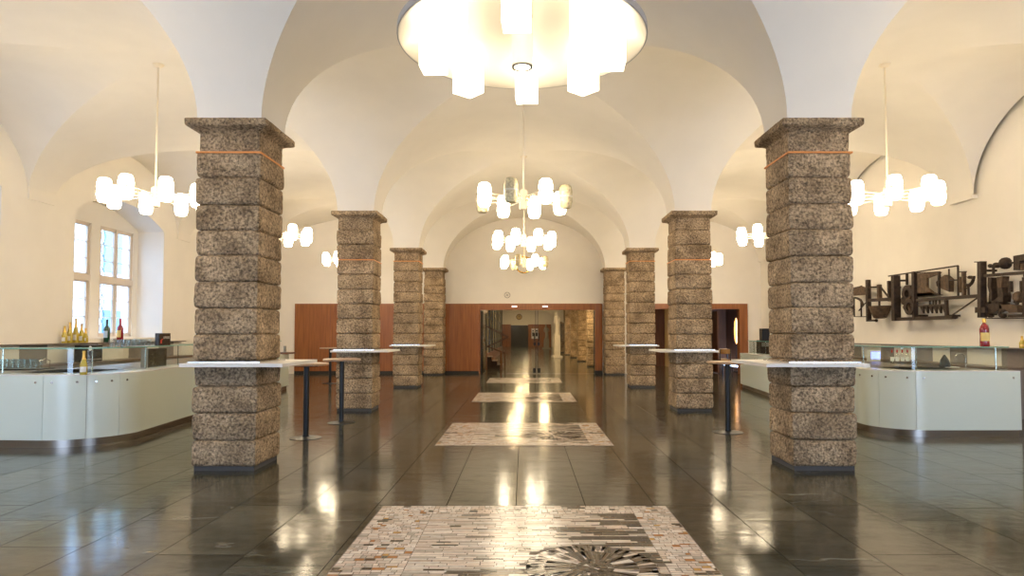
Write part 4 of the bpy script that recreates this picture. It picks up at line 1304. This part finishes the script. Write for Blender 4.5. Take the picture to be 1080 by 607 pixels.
# stone piers right
for i, Y in enumerate((27.9, 33.1, 38.3, 43.5, 48.7)):
    p = thing('stone_pier', ['nearest stone pier beyond the glass at the right of the foyer', 'second stone pier seen through the right glass door', 'third stone pier behind the white figure in the foyer', 'fourth stone pier deep in the foyer', 'farthest stone pier of the foyer row'][i], 'pillar', (3.05, Y+0.35, 0), 0, 'stone piers of the foyer')
    b = pillar_mesh(40+i)
    bmesh.ops.scale(b, vec=(1.0, 1.0, 3.29/3.585), verts=b.verts)
    obj('shaft', b, M['stone'], p, smooth=50)
    b = NB(); box(b, -0.32, 0.32, -0.32, 0.32, 0, 0.05); obj('pillar_base', b, M['joint'], p)
# stairs at the left
st = thing('staircase', 'short dark wooden stair with railing just inside the left glass door', 'stairs', (-1.2, 26.5, 0))
b = NB()
for i in range(3):
    box(b, -0.38, 0.32-0.22*i, 0, 1.4, 0.16*i, 0.16*(i+1))
obj('step', b, simple('dark_stair_wood', (0.06, 0.02, 0.008), 0.7, spec=0.2), st)
b = NB(); box(b, 0.24, 0.32, -0.6, -0.5, 0, 0.75); box(b, -0.32, -0.28, -0.6, -0.5, 0.0, 0.75); obj('newel', b, M['wood'], st)
b = NB()
bar(b, (-0.4, 0.0, 1.75), (0.55, 0.0, 1.28), 0.05, 0.06); bar(b, (-0.4, 0.0, 0.95), (0.45, 0.0, 0.62), 0.05, 0.06); bar(b, (-0.4, 0.0, 0.85), (0.55, 0.0, 1.28), 0.05, 0.06)
bar(b, (0.42, 0, 0), (0.42, 0, 0.7), 0.04)
obj('handrail', b, M['darkwood'], st)
# statues
def statue(x, y, h_pl, h_fig, mat, label, w=1.0):
    s = thing('statue', label, 'statue', (x, y, 0), 0.2)
    b = NB(); box(b, -0.42*w, 0.42*w, -0.42*w, 0.42*w, 0, 0.12, 0.01); box(b, -0.26*w, 0.26*w, -0.26*w, 0.26*w, 0.12, h_pl, 0.01); obj('plinth', b, mat, s)
    b = NB(); k = h_fig
    prof = [(0.20*w, 0.0), (0.22*w, 0.05*k), (0.19*w, 0.25*k), (0.17*w, 0.4*k), (0.2*w, 0.52*k), (0.17*w, 0.6*k), (0.23*w, 0.74*k), (0.19*w, 0.80*k), (0.07*w, 0.84*k), (0.07*w, 0.86*k), (0.105*w, 0.90*k), (0.11*w, 0.95*k), (0.07*w, 0.99*k), (0.01, k)]
    lathe(b, prof, 20, (0, 0, h_pl))
    for v in b.verts:
        v.co.y *= 0.75
        zz = (v.co.z-h_pl)/k
        v.co.x += 0.05*math.sin(zz*5)*w + 0.012*math.sin(v.co.y*40+zz*9)
    # folded arm and drapery fold
    tube(b, [(0.20*w, -0.02, h_pl+0.74*k), (0.27*w, -0.08, h_pl+0.6*k), (0.16*w, -0.2, h_pl+0.55*k), (0.02, -0.22, h_pl+0.62*k)], [0.07*w, 0.06*w, 0.05*w, 0.04*w], 8)
    tube(b, [(-0.20*w, 0.0, h_pl+0.74*k), (-0.30*w, -0.05, h_pl+0.62*k), (-0.26*w, -0.12, h_pl+0.48*k)], [0.07*w, 0.06*w, 0.04*w], 8)
    obj('carved_figure', b, mat, s, smooth=60)
statue(1.92, 38.6, 1.35, 1.35, M['marble'], 'pale marble figure on a tall plinth seen through the right glass door', 0.66)
statue(2.02, 60.0, 0.9, 1.35, M['greystone'], 'smaller grey figure standing farther back in the foyer', 0.8)
# clock, posters, added fill lights, lit signs in the foyer
p = atY(547.5, 334, FY1)
t = thing('fill_light', 'small round fill light added in the dark room behind the right doorway', 'ceiling light', (6.2, 25.6, 2.9))
b = NB(); lathe(b, [(0.12, -0.04), (0.15, -0.01), (0.15, 0.0)], 20); obj('light_glass', b, M['roomfill'], t)  # added fill light that brings out the dark wood and chairs
b = NB(); lathe(b, [(0.03, 0.0), (0.03, 0.30)], 10); obj('light_stem', b, M['steel'], t)
t = thing('wall_clock', 'round wall clock above the dark doorway in the far foyer', 'clock', (p.x, FY1, p.z))
b = NB(); lathe(b, [(0.30, 0.0), (0.30, 0.06)], 28, axis='Y'); obj('clock_face', b, simple('ochre_clock_face', (0.55, 0.4, 0.18), 0.5), t)
b = NB(); tube(b, [(0.29*math.cos(2*PI*i/24), -0.06, 0.29*math.sin(2*PI*i/24)) for i in range(24)], 0.035, 6, closed=True); obj('clock_rim', b, M['darkwood'], t)
b = NB(); bar(b, (0, -0.08, 0), (0.14, -0.08, 0.12), 0.03); bar(b, (0, -0.08, 0), (-0.05, -0.08, 0.2), 0.03); obj('clock_hand', b, M['black'], t)
for i, px in enumerate((562.2, 566)):
    p = atY(px, 351.5, FY1-0.08)
    t = thing('poster', ['white poster left of the pair on the far foyer panelling', 'white poster right of the pair on the far foyer panelling'][i], 'poster', (p.x, FY1-0.07, p.z), 0, 'posters in the far foyer')
    b = NB(); box(b, -0.17, 0.17, -0.02, 0, -0.55, 0.55); obj('poster_sheet', b, M['label'], t)
    b = NB(); box(b, -0.09, 0.09, -0.024, -0.02, -0.3, 0.12); lathe(b, [(0.08, 0.02), (0.08, 0.024)], 10, (0, 0, 0.28), axis='Y'); obj('poster_print', b, M['plinth'], t)
for i, (x, y, z) in enumerate(((-0.5, 30, 3.3), (1.1, 36, 3.3), (2.0, 27, 3.3), (-0.3, 42, 3.3), (0.0, 56, 4.6), (0.2, 66, 4.6), (4.6, 31, 3.3), (4.6, 41, 3.3))):  # hidden behind the portal beam, added to brighten the foyer
    t = thing('fill_light', ['added fill light nearest inside the left glass door', 'added fill light over the marble figure in the foyer', 'added fill light nearest inside the right glass door', 'added fill light in the middle of the foyer', 'added fill light deep in the foyer', 'added fill light close to the far foyer wall', 'added fill light beyond the nearest foyer pier', 'added fill light beyond the third foyer pier'][i], 'ceiling light', (x, y, z), 0, 'unseen fill lights added in the foyer')
    b = NB(); lathe(b, [(0.20, -0.05), (0.26, -0.02), (0.26, -0.001)], 24); obj('light_glass', b, M['foyerfill'], t)
    b = NB(); lathe(b, [(0.27, -0.03), (0.29, -0.03), (0.29, 0.0), (0.27, 0.0)], 24, caps=False); obj('light_rim', b, M['steel'], t)
for px, lab in ((542.5, 'small lit pinkish sign hanging left behind the portal beam'), (575, 'small lit pinkish sign hanging right behind the portal beam')):
    p = atY(px, 323, YB-0.06)
    t = thing('lit_sign', lab, 'sign', (p.x, YB-0.032, p.z), 0, 'small lit signs on the portal beam')
    b = NB(); box(b, -0.10, 0.10, -0.03, 0, -0.03, 0.03, 0.004); obj('sign_case', b, M['steel'], t)
    b = NB(); box(b, -0.09, 0.09, -0.034, -0.03, -0.022, 0.022); obj('sign_face', b, M['pinklight'], t)

# ------------------------------------------------------------------ dark room behind the right doorway
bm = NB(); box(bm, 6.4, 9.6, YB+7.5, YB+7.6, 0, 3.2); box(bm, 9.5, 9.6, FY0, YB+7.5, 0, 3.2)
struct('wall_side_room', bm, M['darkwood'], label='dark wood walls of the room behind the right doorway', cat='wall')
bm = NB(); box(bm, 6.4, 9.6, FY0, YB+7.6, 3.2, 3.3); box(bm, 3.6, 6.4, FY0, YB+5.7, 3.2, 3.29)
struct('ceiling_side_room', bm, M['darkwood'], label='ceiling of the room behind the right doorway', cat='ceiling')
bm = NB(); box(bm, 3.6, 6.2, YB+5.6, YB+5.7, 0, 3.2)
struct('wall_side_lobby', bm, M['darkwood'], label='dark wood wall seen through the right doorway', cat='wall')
bm = NB(); box(bm, 6.95, 7.0, YB+0.25, YB+2.8, 0.02, 2.25)
d = struct('door_5', bm, M['darkwood'], label='open dark wooden door leaf in the right doorway', cat='door')
p = atY(776.5, 348, YB+1.2)
t = thing('wall_lamp', 'tall leaf-shaped amber wall lamp in the right doorway', 'lamp', (p.x, YB+1.2, p.z))
b = NB(); lathe(b, [(0.01, -0.52), (0.05, -0.40), (0.085, -0.15), (0.09, 0.05), (0.06, 0.32), (0.01, 0.46)], 14); obj('lamp_shade', b, M['amberglow'], t, smooth=60)
b = NB(); bar(b, (-0.09, 0, -0.5), (-0.09, 0, 0.45), 0.03); bar(b, (-0.09, 0, 0), (0, 0, 0), 0.02); bar(b, (0, 0, -0.5), (0, 0, -p.z), 0.02)
lathe(b, [(0.14, -p.z), (0.14, -p.z+0.02), (0.02, -p.z+0.03)], 16); obj('lamp_stand', b, M['black'], t)
# chairs inside the doorway
def chair():
    r = bpy.data.objects.new('wooden_chair', None); C.objects.link(r); r.empty_display_size = 0.1
    b = NB(); box(b, -0.21, 0.21, -0.21, 0.21, 0.43, 0.47, 0.01); obj('seat', b, M['chairwood'], r)
    b = NB(); 
    box(b, -0.2, 0.2, 0.19, 0.215, 0.68, 0.86, 0.01); obj('backrest', b, M['chairwood'], r)
    for sx in (-1, 1):
        b = NB(); bar(b, (sx*0.19, -0.19, 0), (sx*0.18, -0.18, 0.43), 0.03); obj('leg', b, M['black'], r)
        b = NB(); bar(b, (sx*0.19, 0.23, 0), (sx*0.18, 0.20, 0.86), 0.03); obj('leg', b, M['black'], r)
    return r
c0 = chair()
labs = ['honey-coloured chair just inside the right doorway, leftmost of the three', 'honey-coloured chair in the middle of the three inside the right doorway', 'honey-coloured chair at the right of the three inside the right doorway']
for i, (px, yy) in enumerate(((752, 24.6), (760, 25.4), (766, 24.3))):
    c = c0 if i == 0 else copy_tree(c0)
    p = atY(px, 380, yy); c.location = (p.x, yy, 0); c.rotation_euler = (0, 0, (2.9, 3.3, 2.7)[i])
    tag(c, labs[i], 'chair', 'chairs inside the right doorway')

# ------------------------------------------------------------------ outside the left windows
f = thing('neighbour_facade', 'pale blue-lit building facade seen through the left window', 'building', (-17.5, 14, 0))
b = NB(); box(b, -0.3, 0, -22, 22, -3, 9.8); obj('facade_wall', b, M['facade'], f)
for i in range(14):
    for z in (0.2, 4.0, 7.6):
        b = NB(); y = -21+3.1*i; box(b, 0, 0.04, y, y+1.2, z, z+2.2); obj('window', b, M['facadewin'], f)
bm = NB(); box(bm, -40, WL-0.9, -20, 40, -0.4, -0.3)
struct('ground_outside', bm, simple('pale_pavement', (0.45, 0.47, 0.5), 0.9), label='paved ground outside the left windows', cat='ground')

# ------------------------------------------------------------------ light
w = bpy.data.worlds.new('world'); bpy.context.scene.world = w; w.use_nodes = True
bg = w.node_tree.nodes['Background']
bg.inputs['Color'].default_value = (0.53, 0.70, 1.0, 1); bg.inputs['Strength'].default_value = 11.0

sc = bpy.context.scene
sc.view_settings.view_transform = 'Standard'; sc.view_settings.look = 'None'
sc.view_settings.gamma = 1.0; sc.view_settings.use_curve_mapping = False
sc.view_settings.exposure = 0.0
sc.cycles.use_denoising = True
sc.cycles.max_bounces = 10; sc.cycles.diffuse_bounces = 5; sc.cycles.glossy_bounces = 4
sc.cycles.transparent_max_bounces = 16; sc.cycles.caustics_reflective = False; sc.cycles.caustics_refractive = False
sc.cycles.sample_clamp_indirect = 6.0
